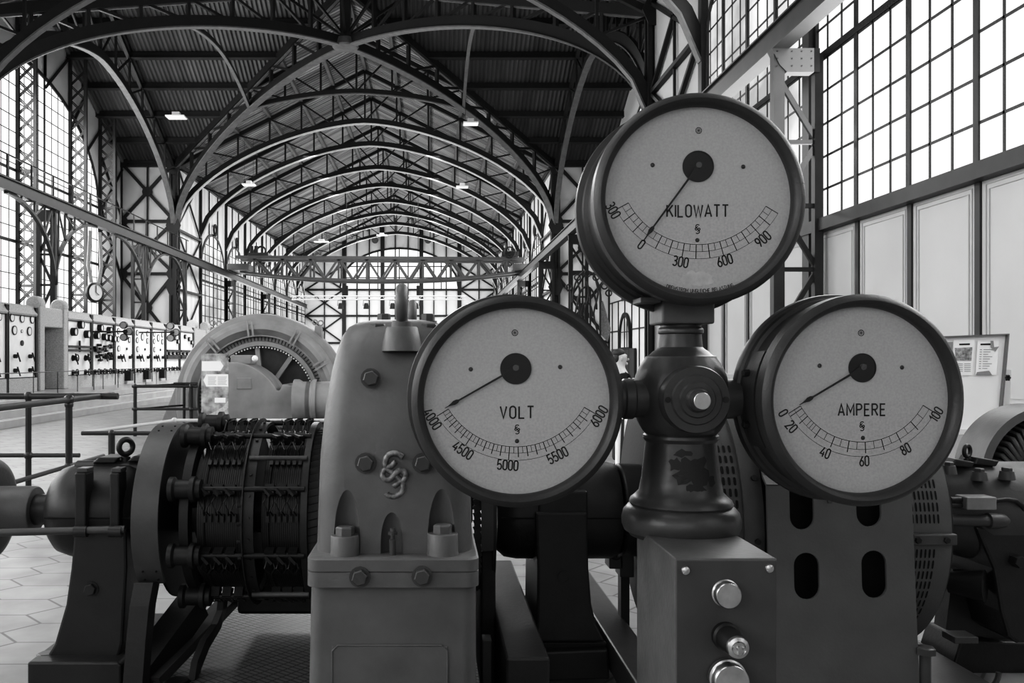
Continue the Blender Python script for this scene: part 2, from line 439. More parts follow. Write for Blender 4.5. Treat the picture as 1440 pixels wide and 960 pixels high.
# ================================================================== the three gauges
def gauge(kind, px, py, label, ticks, labels, word, pivot, tip, wordpos, dots, star, logo, ends, depth=.235, rot=0.0, rback=.316, xk=1.0, hole=21.6):
    Y0 = 2.40; R = .300
    c = P(px, py, Y0)
    root = thing('round_gauge', label, 'gauge', c, 'large round gauges on the column')
    ax = (0, 1, 0); d = depth
    MB().lathe([(.264, .034), (.266, .012), (.274, .001), (.282, -.004), (.291, .0), (.300, .012), (.300, .052), (.292, .060), (.264, .060), (.264, .034)], c, ax, 96).build('bezel', bezel_m, root, 35)
    MB().lathe([(.288, .055), (.286, .07), (.286, d - .05), (.296, d - .045), (.300, d - .035), (rback, d - .03), (rback + .002, d - .015), (rback, d), (rback - .02, d + .008), (0, d + .008)], c, ax, 96).build('case', case_m, root, 35)
    Yd = Y0 + .030
    MB().disc((c.x, Yd, c.z), ax, .266, 96).build('dial', dial_m, root)
    def mp(a, b, dy=.0008): return V((c.x + a, Yd - dy, c.z + b))
    cd = ((px - VX) * .0, 0)
    def q(x, y):   # surveyed pixel of the dial -> dial coordinates
        p = P(x, y, Yd); c0 = P(dial_c[0], dial_c[1], Yd)
        return ((p.x - c0.x) * xk, p.z - c0.z)
    dial_c = (VX + (px - VX) * Y0 / Yd, VY + (py - VY) * Y0 / Yd)
    k = Yd / F
    pv = q(*pivot)
    # scale: angles measured from straight down, positive to the left
    mk = MB()
    def at(a, r):
        an = math.radians(-90 - a); return (pv[0] + r * k * math.cos(an), pv[1] + r * k * math.sin(an))
    r0, r1, r2 = ends[2:]
    A, B = ends[0], ends[1]
    for r, w in ((r0, .0014), (r1, .0010), (r2, .0010)):
        mk.ribbon([at(A + (B - A) * i / 60, r) for i in range(61)], w, mp)
    for a, lv in ticks:
        if lv == 2: mk.ribbon([at(a, r0), at(a, r2)], .0023, mp)
        elif lv == 1: mk.ribbon([at(a, r0), at(a, r1 + (r2 - r1) * .55)], .0024, mp)
        else: mk.ribbon([at(a, r0), at(a, r1)], .0013, mp)
    mk.build('scale', ink, root)
    for t, lx, ly, a in labels:
        lt = MB(); x, y = q(lx, ly); text(lt, t, x, y, 13.5 * k, mp, math.radians(-a), .16, .145, .92)
        lt.build('scale_number', ink, root)
    wt = MB(); x, y = q(wordpos[0], wordpos[1])
    text(wt, word, x, y, wordpos[3] * k, mp, 0, wordpos[4], .138, wordpos[2])
    wt.build('unit_lettering', ink, root)
    # monogram, screws and star mark
    lg = MB(); lx, ly = q(*logo)
    for line in (MONO_V, MONO_H):
        lg.ribbon([(lx + (a - 525) / 600 * 13 * k, ly - (b - 450) / 600 * 13 * k) for a, b in line], .0026, mp)
    lg.build('maker_monogram', ink, root)
    st = MB(); sx, sy = q(*star)
    st.ribbon([(sx + 4.2 * k * math.cos(2 * PI * i / 16), sy + 4.2 * k * math.sin(2 * PI * i / 16)) for i in range(16)], .0017, mp, True)
    for a in (20, 65, 110, 155):
        ca, sa = math.cos(math.radians(a)) * 3.6 * k, math.sin(math.radians(a)) * 3.6 * k
        st.ribbon([(sx - ca, sy - sa), (sx + ca, sy + sa)], .0011, mp)
    st.build('test_mark', ink, root)
    for dx, dy in dots:
        a, b = q(dx, dy)
        s_ = MB(); s_.ball((c.x + a, Yd - .001, c.z + b), 3.1 * k, 12, 0, (1, .5, 1)); s_.build('dial_screw', bezel_m, root, 40)
    # pivot window with its spindle
    w = MB(); w.disc((c.x + pv[0], Yd - .0012, c.z + pv[1] - 1.2 * k), ax, hole * k, 48)
    w.ring((c.x + pv[0], Yd - .003, c.z + pv[1] - 1.2 * k), ax, hole * k * 1.02, hole * k * .95, .002, 48)
    win = w.build('pivot_window', black, root)
    sp = MB(); sp.tube((c.x + pv[0], Yd - .010, c.z + pv[1]), (c.x + pv[0], Yd, c.z + pv[1]), 4.2 * k, None, 16)
    sp.bar((c.x + pv[0] - 4 * k, Yd - .011, c.z + pv[1] - 3 * k), (c.x + pv[0] + 4 * k, Yd - .011, c.z + pv[1] + 3 * k), .0014, .001, (0, 1, 0))
    sp.build('spindle', brass, win, 40)
    # needle
    tp = q(*tip); dv = V((tp[0] - pv[0], tp[1] - pv[1])); Ln = dv.length; dv.normalize(); nv = V((-dv.y, dv.x))
    def nd(t, o): return V((c.x + pv[0] + dv.x * t + nv.x * o, Yd - .008, c.z + pv[1] + dv.y * t + nv.y * o))
    n = MB()
    prof = [(-.012, .006), (.02, .0050), (.04, .0028), (Ln - .046, .0023), (Ln - .040, .0055), (Ln - .030, .0062), (Ln - .022, .0035), (Ln - .012, .0012), (Ln, .0007)]
    vs = [nd(t, o) for t, o in prof] + [nd(t, -o) for t, o in prof]; m_ = len(prof)
    vs += [p + V((0, .002, 0)) for p in vs]
    fs = []
    for i in range(m_ - 1):
        fs += [(i, i + 1, m_ + i + 1, m_ + i), (2 * m_ + i, 3 * m_ + i, 3 * m_ + i + 1, 2 * m_ + i + 1), (i, 2 * m_ + i, 2 * m_ + i + 1, i + 1), (m_ + i, m_ + i + 1, 3 * m_ + i + 1, 3 * m_ + i)]
    n.add(vs, fs); n.build('needle', ink, root)
    MB().disc((c.x, Y0 + .016, c.z), ax, .2655, 64).build('glass', glass, root)
    return root, c, mp, q, k

# --- kilowatt
def lin(a0, a1, n): return [a0 + (a1 - a0) * i / n for i in range(n + 1)]
kt = []
for i in range(15):
    a = 61.8 - 8.63 * i
    kt.append((a, 2 if i % 3 == 0 or i == 14 else 2))
    if i < 14: kt.append((a - 4.3, 0))
g1, c1, mp1, q1, k1 = gauge('kw', 985.5, 278.5, 'round power gauge marked KILOWATT on top of the column', kt,
    [('300', 862, 295.6, 60), ('0', 902, 343.6, 36), ('300', 957, 368, 10.5), ('600', 1019, 366, -16.8), ('900', 1072.7, 336, -41.5)],
    'KILOWATT', (981.6, 232.8), (905, 337), (981, 296.5, 1.0, 16.5, .22), [(917.5, 232), (1045, 234.5), (980.5, 337.6)], (982.4, 183.5), (981, 322), (61.8, -59, 111, 121, 131))
t = MB(); phrase = 'DREHSTROM UNGLEICHE BELASTUNG'
pc = q1(981.6, 262.0); h = 5.0 * k1; rr = 147 * k1
adv = text_w(phrase, .2) * h / rr; an = -90 - math.degrees(adv) / 2 + 1; W = 0
for ch in phrase:
    w_ = GL[ch][0]; a = an + math.degrees((W + w_ / 2) * h / rr); W += w_ + .2
    if ch != ' ': text(t, ch, pc[0] + rr * math.cos(math.radians(a)), pc[1] + rr * math.sin(math.radians(a)), h, mp1, math.radians(a + 90), .2, .16)
t.build('small_print', ink, g1)
st = MB(); random.seed(3)
sc = q1(981, 392)
pts = [(sc[0] + math.cos(2 * PI * i / 26) * 24 * k1 * random.uniform(.75, 1.1), sc[1] + math.sin(2 * PI * i / 26) * 13 * k1 * random.uniform(.6, 1.1)) for i in range(26)]
st.poly(pts, [], lambda a, b: mp1(a, b, .0005)); st.build('water_stain', dial_w, g1, label='pale water stain on the card')

# --- volt
vt = []
maj = [58.5, 33, 4.5, -26.4, -60]
for i in range(4):
    for j in range(5):
        a = maj[i] + (maj[i + 1] - maj[i]) * j / 5; b = maj[i] + (maj[i + 1] - maj[i]) * (j + 1) / 5
        vt.append((a, 2 if j == 0 else 1)); vt += [((a + b) / 2, 0)]
vt.append((-60, 2))
g2, c2, mp2, q2, k2 = gauge('v', 728, 564.5, 'round gauge marked VOLT on the left arm of the column', vt,
    [('4000', 608, 589, 57), ('4500', 651, 633, 33), ('5000', 714, 653.7, 4), ('5500', 784, 640, -27), ('6000', 842, 585, -58)],
    'VOLT', (725.3, 517), (625.5, 573.5), (727, 579.5, 1.05, 16.5, .26), [(662, 519), (787.6, 515.8), (727, 620)], (724, 467.7), (727.4, 603.5), (58.5, -60, 111, 120, 130))
# --- ampere
at_ = [59, 56.5, 49.4, 35.4, 22.6, 10.5, -2.4, -15.6, -28.5, -43, -59]
am = [(59, 2), (56.8, 2), (52.5, 0)]
for i in range(2, 11):
    am.append((at_[i], 2 if i == 10 else 1))
    if i < 10: am.append(((at_[i] + at_[i + 1]) / 2, 0))
    if i == 2: am += [(45, 0), (40, 0)]
g3, c3, mp3, q3, k3 = gauge('a', 1218.5, 562.8, 'round gauge marked AMPERE on the right arm of the column', am,
    [('0', 1103, 579.8, 61), ('20', 1114.5, 599, 49), ('40', 1161.6, 635.8, 22), ('60', 1216.5, 648, -2), ('80', 1275, 631.7, -29), ('100', 1319, 583, -58)],
    'AMPERE', (1213.5, 515.8), (1124, 568.5), (1213, 576, 1.0, 16, .26), [(1153.5, 514), (1270, 516.5), (1214.5, 615.5)], (1212, 468), (1213.5, 599), (59, -59, 105.5, 116, 126), .19, 5, .308, 1.045, 20)
g3.rotation_euler = (0, 0, math.radians(5))
# bracket plate with two screws on the left flank of the ampere case
b = MB(); a0, a1 = math.radians(152), math.radians(208)
b.lathe([(.287, .07), (.297, .07), (.297, .150), (.287, .150)], c3, (0, 1, 0), 14, 0, a0 - 0, a1 - 0, (1, 0, 0))
br = b.build('mounting_plate', bezel_m, g3, 30)
for zz in (.075, -.075):
    MB().hexbolt((c3.x - .2875, c3.y + .12, c3.z + zz), (-1, 0, 0), .011, .018).build('bolt', iron_k, br)

# ================================================================== column that carries them
CX = c1.x; CY = 2.596
cb = V((CX, CY, 0))
col = thing('gauge_column', 'dark painted column with ball joint carrying the three gauges', 'column', (CX, 2.45, 0))
zc = ZZ(560, CY)
def zz(py): return ZZ(py, CY)
def rr_(px): return px * CY / F
lathe = MB().lathe([(0, zz(752)), (rr_(70), zz(752)), (rr_(73), zz(748)), (rr_(78), zz(745)), (rr_(81), zz(737)), (rr_(81.5), zz(728)), (rr_(79), zz(718)), (rr_(73), zz(711)), (rr_(69), zz(709)), (rr_(71), zz(706)), (rr_(69), zz(701)), (rr_(64), zz(697)),
    (rr_(57.5), zz(690)), (rr_(54), zz(672)), (rr_(51), zz(645)), (rr_(48.5), zz(620)), (rr_(50), zz(618)), (rr_(52), zz(615)), (rr_(51.5), zz(611)), (rr_(49), zz(609)), (0, zz(609))], cb, (0, 0, 1), 64)
lathe.build('column_base', col_m, col, 38)
hub = MB().lathe([(0, zz(611)), (rr_(47), zz(611)), (rr_(53), zz(604)), (rr_(60), zz(592)), (rr_(65), zz(576)), (rr_(67), zz(560)), (rr_(66), zz(545)), (rr_(62), zz(528)), (rr_(56), zz(514)), (rr_(49), zz(504)), (rr_(48), zz(501)), (rr_(43), zz(499)), (rr_(38), zz(494)), (rr_(33), zz(491)), (rr_(30), zz(488)),
    (rr_(28.5), zz(472)), (rr_(28.5), zz(470)), (rr_(31), zz(468.5)), (rr_(31.5), zz(465)), (rr_(30.5), zz(462)), (rr_(28), zz(460)), (rr_(27.5), zz(452)), (0, zz(452))], cb, (0, 0, 1), 64)
hubo = hub.build('ball_joint', col_m, col, 38)
blk = MB().box(CX - .078, CX + .078, 2.515, 2.667, ZZ(455, 2.515), c1.z - .27)
blk.build('mounting_block', box_side, col, None, .006)
MB().box(CX - .145, CX - .085, 2.50, 2.60, ZZ(425, 2.515) - .002, ZZ(425, 2.515) + .014).build('bracket_plate', iron_m, col, None, .002)
# arms
for sgn, x0, x1 in ((-1, CX - .10, c2.x + .285), (1, CX + .10, c3.x - .255)):
    yA = CY - .03
    prof = [(.056, 0), (.056, .05), (.061, .055), (.061, .08), (.056, .085), (.056, abs(x1 - x0))] if sgn < 0 else [(.060, 0), (.060, .065), (.064, .07), (.064, .085), (.058, .09), (.070, .10), (.070, abs(x1 - x0))]
    MB().lathe(prof, (x0, yA, zc), (sgn, 0, 0), 40).build('side_arm', col_m, col, 38)
# front flange of the joint
fy = 2.435; fc = P(980, 562, fy); r_ = lambda p: p * fy / F
fl = MB().lathe([(r_(48), .15), (r_(48), .008), (r_(46.5), 0), (r_(36), 0), (r_(34), -.006), (r_(26), -.006), (r_(24), -.012), (r_(18), -.012), (r_(16.5), -.02), (r_(15), -.024), (0, -.024)], fc, (0, 1, 0), 64)
flo = fl.build('flange_cover', col_m, col, 35)
for sx in (-1, 1):
    s_ = MB(); o = V((fc.x + sx * r_(41), fy, fc.z))
    s_.tube(o + V((0, .004, 0)), o - V((0, .003, 0)), r_(4.2), None, 20); s_.build('slotted_screw', iron_k, flo, 40)
s_ = MB().tube((fc.x, fy - .02, fc.z - .001), (fc.x, fy - .052, fc.z - .001), r_(12), r_(12), 32)
s_.build('end_stud', chrome, flo, 40, .002, 'bright metal stud')
wp = MB(); random.seed(5)
def colr(z): 
    f = (zz(620) - z) / (zz(620) - zz(690)); return rr_(48.5) + (rr_(56.5) - rr_(48.5)) * max(0, f) ** 1.2 + .0012
# worn patch follows the taper
for (u0, v0, ru, rv, n) in ((.02, 655, .52, 24, 22), (-.42, 648, .18, 10, 14), (.55, 668, .16, 9, 12), (.1, 678, .35, 7, 12), (-.25, 632, .3, 6, 12)):
    pts = []
    for i in range(n):
        a = 2 * PI * i / n; q_ = random.uniform(.55, 1.1)
        pts.append((u0 + math.cos(a) * ru * q_, v0 + math.sin(a) * rv * q_))
    grid = []
    ctr = (u0, v0)
    vs = []; fs = []
    def pm(a, b):
        z = zz(b); r = colr(z); an = -PI / 2 + a; return V((CX + math.cos(an) * r, CY + math.sin(an) * r, z))
    L = 4
    vs.append(pm(*ctr))
    for l in range(1, L + 1):
        for p in pts: vs.append(pm(ctr[0] + (p[0] - ctr[0]) * l / L, ctr[1] + (p[1] - ctr[1]) * l / L))
    for i in range(n): fs.append((0, 1 + i, 1 + (i + 1) % n))
    for l in range(L - 1):
        for i in range(n): fs.append((1 + l * n + i, 1 + (l + 1) * n + i, 1 + (l + 1) * n + (i + 1) % n, 1 + l * n + (i + 1) % n))
    wp.add(vs, fs)
wp.build('worn_paint', worn_m, col, label='patch of worn off paint')
# plinth and control box
MB().box(CX - .128, CX + .135, 2.50, 2.62, 0, zz(749)).build('plinth', box_side, col, None, .006)
yf = 2.194; bx0, bx1 = XX(949, yf), XX(1093, yf); bz = ZZ(785, yf)
bxo = MB().box(bx0, bx1, yf, 2.527, .12, bz).build('control_box', box_side, col, None, .004)
fp = MB().box(bx0 + .003, bx1 - .003, yf - .004, yf, .13, bz - .004).build('front_panel', iron_m, bxo, None, .002)
for px, py in ((964, 802), (1082, 799)):
    o = P(px, py, yf - .004); s_ = MB().lathe([(.0115, 0), (.010, .004), (.006, .006), (0, .0065)], o, (0, -1, 0), 20)
    s_.bar(o + V((-.008, -.0062, -.006)), o + V((.008, -.0062, .006)), .002, .002, (0, 1, 0), 0)
    s_.build('slotted_screw', chrome, bxo, 30)
bxc = P(1025, 837.5, 2.165)
s_ = MB().lathe([(.036, .03), (.036, .022), (.033, .02), (.033, 0), (.031, -.003), (0, -.003)], bxc, (0, 1, 0), 40); s_.build('push_button', chrome, bxo, 35, label='flat silver button')
o = P(1037.5, 910, 2.10)
s_ = MB().lathe([(.036, .09), (.036, .075), (.031, .07), (.029, .02), (.027, .005), (.022, 0), (0, 0)], o, (0, 1, 0), 36); lo = s_.build('indicator_lamp', black, bxo, 35, label='black socket of the signal lamp')
s_ = MB().lathe([(.0265, .012), (.0275, .0), (.026, -.006), (.018, -.010), (.015, -.006), (.006, -.006), (.005, -.012), (0, -.012)], o, (0, 1, 0), 36)
for a in range(4): s_.tube(o + V((math.cos(a * 1.57) * .012, -.006, math.sin(a * 1.57) * .012)), o + V((math.cos(a * 1.57) * .012, -.014, math.sin(a * 1.57) * .012)), .004, None, 8)
s_.build('lamp_cap', chrome, lo, 35, label='silver cap')
o = P(1030, 960, 2.14)
s_ = MB().lathe([(.048, .045), (.048, .03), (.044, .028), (.044, .002), (.042, -.001), (0, -.001)], o, (0, 1, 0), 40); s_.build('push_button', chrome, bxo, 35, label='large silver button at the lower edge')

# ================================================================== big housing with lifting eyes
def boolean_cut(o, cutters):
    for c_ in cutters:
        m = o.modifiers.new('cut', 'BOOLEAN'); m.operation = 'DIFFERENCE'; m.object = c_; m.solver = 'EXACT'
    dg = bpy.context.evaluated_depsgraph_get(); dg.update()
    me = bpy.data.meshes.new_from_object(o.evaluated_get(dg))
    o.modifiers.clear(); old = o.data; o.data = me
    for c_ in cutters: bpy.data.objects.remove(c_)
    me.polygons.foreach_set('use_smooth', [True] * len(me.polygons)); me.set_sharp_from_angle(angle=math.radians(32))
hx = XX(557, 2.95) + .0
hcx = (XX(430, 2.93) + XX(674, 2.93)) / 2
hou = thing('bearing_housing', 'grey cast iron bearing housing with lifting eyes beside the volt gauge', 'machine housing', (hcx, 3.85, 0))
def rrect(cx, cy, hx_, hy, r, z, n=6):
    pts = []
    for sx, sy, a0 in ((1, 1, 0), (-1, 1, 90), (-1, -1, 180), (1, -1, 270)):
        for k in range(n + 1):
            a = math.radians(a0 + 90 * k / n); pts.append(V((cx + sx * (hx_ - r) + r * math.cos(a), cy + sy * (hy - r) + r * math.sin(a), z)))
    return pts
def loft(mb, rings, mi=0, cap=True):
    n = len(rings[0]); vs = [p for r in rings for p in r]; fs = []
    for i in range(len(rings) - 1):
        for k in range(n): fs.append((i * n + k, i * n + (k + 1) % n, (i + 1) * n + (k + 1) % n, (i + 1) * n + k))
    if cap: fs += [tuple(range(n - 1, -1, -1)), tuple(range((len(rings) - 1) * n, len(rings) * n))]
    return mb.add(vs, fs, mi)
zf0, zf1 = ZZ(826, 2.93), ZZ(785, 2.93)
hb = 4.72
up = MB(); rings = []
for z, hw, yf_, r in ((zf1 - .01, .282, 3.0, .10), (1.0, .278, 3.005, .10), (1.20, .272, 3.02, .10), (1.38, .256, 3.05, .10), (1.50, .238, 3.085, .10), (1.58, .222, 3.125, .10), (1.635, .206, 3.165, .10), (1.668, .186, 3.21, .09), (1.688, .155, 3.27, .08), (1.700, .10, 3.35, .05), (1.703, .03, 3.45, .02)):
    rings.append(rrect(hcx + .0, (yf_ + hb - (yf_ - 3.0) * .6) / 2, hw, (hb - (yf_ - 3.0) * .6 - yf_) / 2, min(r, hw * .9), z))
loft(up, rings)
upo = up.build('upper_casting', iron_g, hou, 40)
cut = []
for px, pw, pa, yy in ((488, 19, 684, 2.995), (551, 15.5, 719, 2.998), (621, 20, 683, 2.995)):
    w = pw * 3.02 / F; x = XX(px, 3.01); za = ZZ(pa, 3.01)
    pr = [(0, .80)] + [(w, .80), (w, .90)] + [(w * math.sqrt(max(0, 1 - ((z - .9) / (za - .9)) ** 2)), z) for z in [.9 + (za - .9) * t for t in (.2, .4, .55, .7, .8, .88, .94, .98)]] + [(0, za)]
    o = MB().lathe([(r * 1.0, t) for r, t in pr], (x, yy, 0), (0, 0, 1), 32).build('cutter', iron_g)
    cut.append(o)
boolean_cut(upo, cut)
lowr = MB(); loft(lowr, [rrect(hcx - .003, 3.86, .294, .90, .05, 0), rrect(hcx - .003, 3.86, .294, .90, .05, .4), rrect(hcx, 3.86, .290, .895, .05, zf0 + .005)])
lwo = lowr.build('lower_casting', iron_g, hou, 40)
fl = MB(); zm = (zf0 + zf1) / 2 + .003
loft(fl, [rrect(hcx, 3.86, .298, .93, .045, zf0), rrect(hcx, 3.86, .298, .93, .045, zm - .003), rrect(hcx, 3.86, .294, .926, .043, zm - .001), rrect(hcx, 3.86, .298, .93, .045, zm + .002), rrect(hcx, 3.86, .298, .93, .045, zf1 - .006), rrect(hcx, 3.86, .290, .92, .045, zf1)])
fl.build('split_flange', iron_g, hou, 30)
# raised cover plate
pl = MB(); y_ = 2.958
x0, x1, z1 = XX(467, y_), XX(629, y_), ZZ(907, y_)
pl.sweep([(x0, y_, .03), (x0, y_, z1 - .02), (x0 + .02, y_, z1), (x1 - .02, y_, z1), (x1, y_, z1 - .02), (x1, y_, .03)], (0, 1, 0), .008, .006)
pl.box(x0, x1, y_ - .001, y_ + .02, .03, z1 - .004); pl.build('cover_plate', iron_g, hou, None, .002)
for px, py, yy, r in ((514, 651, 3.012, 11.5), (594.5, 651, 3.012, 11.5), (521.5, 531.6, 3.055, 11), (506, 811, 2.93, 11.5), (593.5, 810, 2.93, 11.5)):
    MB().hexbolt(P(px, py, yy), (0, -1, 0), r * yy / F, .02, 0, .004).build('hex_bolt', iron_m, hou)
for px, r, pt in ((484.5, 20.5, 755), (622.5, 22, 752)):
    yy = 3.0; x = XX(px, 2.98); zt = ZZ(pt, 2.96); r = r * 2.98 / F
    b_ = MB().lathe([(r * 1.06, zf1 - .005), (r, zf1 + .01), (r * .99, zt - .004), (r * .95, zt), (0, zt)], (x, yy, 0), (0, 0, 1), 36)
    bo = b_.build('bolt_boss', iron_g, hou, 35)
    MB().hexbolt((x, yy, zt), (0, 0, 1), .034, .030).build('hex_bolt', iron_g, bo)
x = XX(552, 2.98)
b_ = MB().lathe([(.012, zf1), (.012, .915), (.008, .917), (.008, .93), (.016, .932), (.016, .942), (.010, .944), (.009, .955), (0, .958)], (x, 2.985, 0), (0, 0, 1), 16); b_.build('grease_nipple', iron_m, hou, 30)
em = MB(); ye = 3.014
for i, line in enumerate((MONO_V, MONO_H)):
    pts = [P(500 + a / 9.6, 620 + b / 9.6, ye) for a, b in line]
    sm = []
    for j in range(len(pts) - 1):
        p0 = pts[max(j - 1, 0)]; p1, p2 = pts[j], pts[j + 1]; p3 = pts[min(j + 2, len(pts) - 1)]
        for t in (0, .33, .66):
            sm.append(.5 * ((2 * p1) + (p2 - p0) * t + (2 * p0 - 5 * p1 + 4 * p2 - p3) * t * t + (3 * p1 - p0 - 3 * p2 + p3) * t ** 3))
    sm.append(pts[-1])
    sm = [p - V((0, .006 if .25 < j / len(sm) < .75 and i else .002, 0)) for j, p in enumerate(sm)]
    em.path(sm, .0105, 10)
emo = em.build('maker_emblem', mat('emblem_metal', .20, .4, .35, .8, 60), hou, 50, label='cast double S emblem with bare metal edges')
# lifting eyes and top nuts
for yy in (3.14, 4.45):
    zb = ZZ(461, 3.14) if yy < 4 else 1.69; xe = hcx + .0 - (.0 if yy < 4 else .02); xe = XX(566, 3.2) if yy < 4 else XX(580, 4.45)
    e = MB().lathe([(.075, zb - .085), (.070, zb - .05), (.058, zb), (.054, zb + .004), (.038, zb + .004), (.038, zb + .022), (.034, zb + .026), (0, zb + .026)], (xe, yy, 0), (0, 0, 1), 32)
    e.torus((xe, yy, zb + .026 + .062), (1, 0, 0), .054, .0225, 32, 14); e.build('lifting_eye', iron_g, hou, 40)
for px, py, yy in ((532, 467, 3.24), (604, 467, 3.24), (540, 449, 4.2), (602, 449, 4.2)):
    MB().hexbolt(P(px, py + 4, yy), (0, 0, 1), .034, .036, 0, .006).build('hex_bolt', iron_m, hou)
# ================================================================== shaft line: commutator, bearings, generator
YS, ZS = 4.2, .804
def ang(a, r, x):   # 0 = towards the camera, 90 = up
    return V((x, YS - r * math.cos(math.radians(a)), ZS + r * math.sin(math.radians(a))))
def hoop(mb, x0, x1, r, a0, a1, t=.014, n=48, mi=0):
    vs = []; N = n + 1
    for k in range(N):
        a = a0 + (a1 - a0) * k / n
        vs += [ang(a, r, x0), ang(a, r, x1), ang(a, r - t, x1), ang(a, r - t, x0)]
    fs = []
    for k in range(n):
        for j in range(4): fs.append((k * 4 + j, k * 4 + (j + 1) % 4, k * 4 + 4 + (j + 1) % 4, k * 4 + 4 + j))
    fs += [(3, 2, 1, 0), tuple((N - 1) * 4 + j for j in range(4))]
    return mb.add(vs, fs, mi)
xn = lambda px: (px - VX) * 3.79 / F
com = thing('commutator', 'large dark commutator with brush gear left of the grey housing', 'commutator', (-.95, YS, 0))
h1 = hoop(MB(), xn(185), xn(223), .425, -41, 170); ho = h1.build('guard_hoop', iron_m, com, 40)
rv = MB()
for a in (-30, -37, 70, 78):
    for f in (.3, .8): rv.tube(ang(a, .424, xn(185) + (xn(223) - xn(185)) * f), ang(a, .429, xn(185) + (xn(223) - xn(185)) * f), .005, None, 8)
rv.build('rivets', iron_k, ho)
RV = MB()
for a in range(-60, 120, 13): RV.tube(ang(a, .43, xn(350)), ang(a, .438, xn(350)), .007, None, 8)
for a in (-18, -8, 2, 12): RV.tube(ang(a, .45, xn(340)), ang(a, .455, xn(336)), .008, None, 8)
h2 = hoop(RV, xn(341), xn(357), .43, -78, 282); hoop(h2, xn(341), xn(342.5), .45, -78, 282, .05); h2.build('middle_hoop', iron_d, com, 40)
h3 = hoop(MB(), xn(423), xn(432), .43, -78, 282, .1); h3.build('end_hoop', iron_d, com, 40)
for x0, x1 in ((xn(272), xn(338)), (xn(364), xn(424))):
    d = MB().lathe([(.06, 0), (.36, 0), (.375, .004), (.375, .035), (.368, .04), (.368, (x1 - x0) - .02), (.375, (x1 - x0) - .015), (.375, x1 - x0), (.06, x1 - x0)], (x0, YS, ZS), (1, 0, 0), 72)
    d.build('commutator_drum', seg_m, com, 30)
MB().tube((-1.36, YS, ZS), (-.48, YS, ZS), .11, None, 32).build('shaft', iron_d, com, 40)
cw = MB(); hoop(cw, xn(432), xn(452), .37, 0, 360, .05, 60)
for k in range(70):
    a = 360 * k / 70; p, q_ = ang(a, .385, xn(430)), ang(a + 3, .385, xn(456)); cw.bar(p, q_, .012, .03)
cw.build('coil_ends', coil_m, com)
rk = MB().ring((xn(250), YS, ZS), (1, 0, 0), .40, .33, .04, 48)
for a in (20, 110, 200, 290): rk.bar(ang(a, .10, xn(250) + .02), ang(a, .36, xn(250) + .02), .05, .04, (1, 0, 0))
rk.ring((xn(250), YS, ZS), (1, 0, 0), .16, .10, .05, 32)
rk.build('brush_rocker', iron_k, com, 40)
hm = mat('brush_holder_metal', .016, .4, .3, .3, 20)
for a in (62, 22, -18, -57, 104, 146):
    rod = MB().tube(ang(a, .43, xn(262)), ang(a, .43, xn(428)), .013, None, 10)
    ro = rod.build('brush_rod', hm, com, 40)
    bs = MB().lathe([(.02, 0), (.055, .0), (.055, .02), (.042, .03), (.042, .09), (.058, .095), (.058, .115), (.045, .12), (.045, .14), (.02, .145)], (xn(238), ang(a, .43, 0).y, ang(a, .43, 0).z), (1, 0, 0), 20)
    bs.build('insulator', iron_k, ro, 35)
    for dx0, dx1 in ((278, 332), (368, 420)):
        for f in (.2, .52, .84):
            x = xn(dx0 + (dx1 - dx0) * f)
            hd = MB(); hd.bar(ang(a, .415, x - .020), ang(a, .415, x + .020), .045, .045, ang(a, 1, 0) - ang(a, 0, 0))
            hd.bar(ang(a, .435, x - .014), ang(a - 4, .445, x + .014), .03, .012)
            for s_ in (-.013, .013):
                hd.bar(ang(a - 15, .380, x + s_), ang(a - 20.5, .380, x + s_), .015, .016, (1, 0, 0))
                hd.path([ang(a - 4, .42, x + s_), ang(a - 8, .44, x + s_ * 1.8), ang(a - 13, .43, x + s_ * .4), ang(a - 16, .385, x + s_)], .0035, 6)
            hd.build('brush_holder', hm, ro)
for a in (42, -52):
    tr = MB().tube(ang(a, .435, xn(345)), ang(a, .435, xn(428)), .011, None, 10); tr.build('tie_rod', steel_l if a < 0 else iron_m, com, 40)

MB().lathe([(.05, 0), (.4115, 0), (.4115, .012), (.05, .012)], (xn(223) - .016, YS, ZS), (1, 0, 0), 48).build('end_shield', iron_k, com, 40)
# frame legs under the commutator
fr = thing('machine_frame', 'curved cast frame legs under the commutator', 'machine frame', (-1.05, 4.2, 0))
pts = [P(207, 818, 3.86), P(201, 850, 3.84), P(196, 900, 3.82), P(191, 968, 3.80)]
MB().sweep(pts, (1, 0, 0), .085, .10).build('leg', iron_d, fr)
pts = [P(314, 836, 4.2), P(312, 856, 4.2), P(304, 880, 4.18), P(288, 905, 4.12), P(276, 935, 4.05), P(272, 960, 4.0)]
MB().sweep(pts, (1, 0, 0), .03, .09).build('leg', iron_d, fr)
MB().bar(P(272, 850, 4.35), P(190, 960, 3.95), .14, .12).build('brace', iron_d, fr)
MB().bar(P(325, 842, 4.6), P(212, 958, 3.95), .10, .05).build('brace', iron_m, fr)
MB().box(-1.02, -.30, 4.45, 5.1, .21, .52).build('shade_block', iron_k, fr, None, .02)  # added dark block, stands in for the shade below the commutator
MB().lathe([(.06, 0), (.06, .05), (.05, .06), (0, .06)], (XX(245, 3.9), 3.95, .0), (0, 0, 1), 24).build('foot', iron_k, fr, 40)

# ---------------------------------------------------------------- bearing pedestals
def pedestal_profile(w0, w1, z0, z1):
    pass
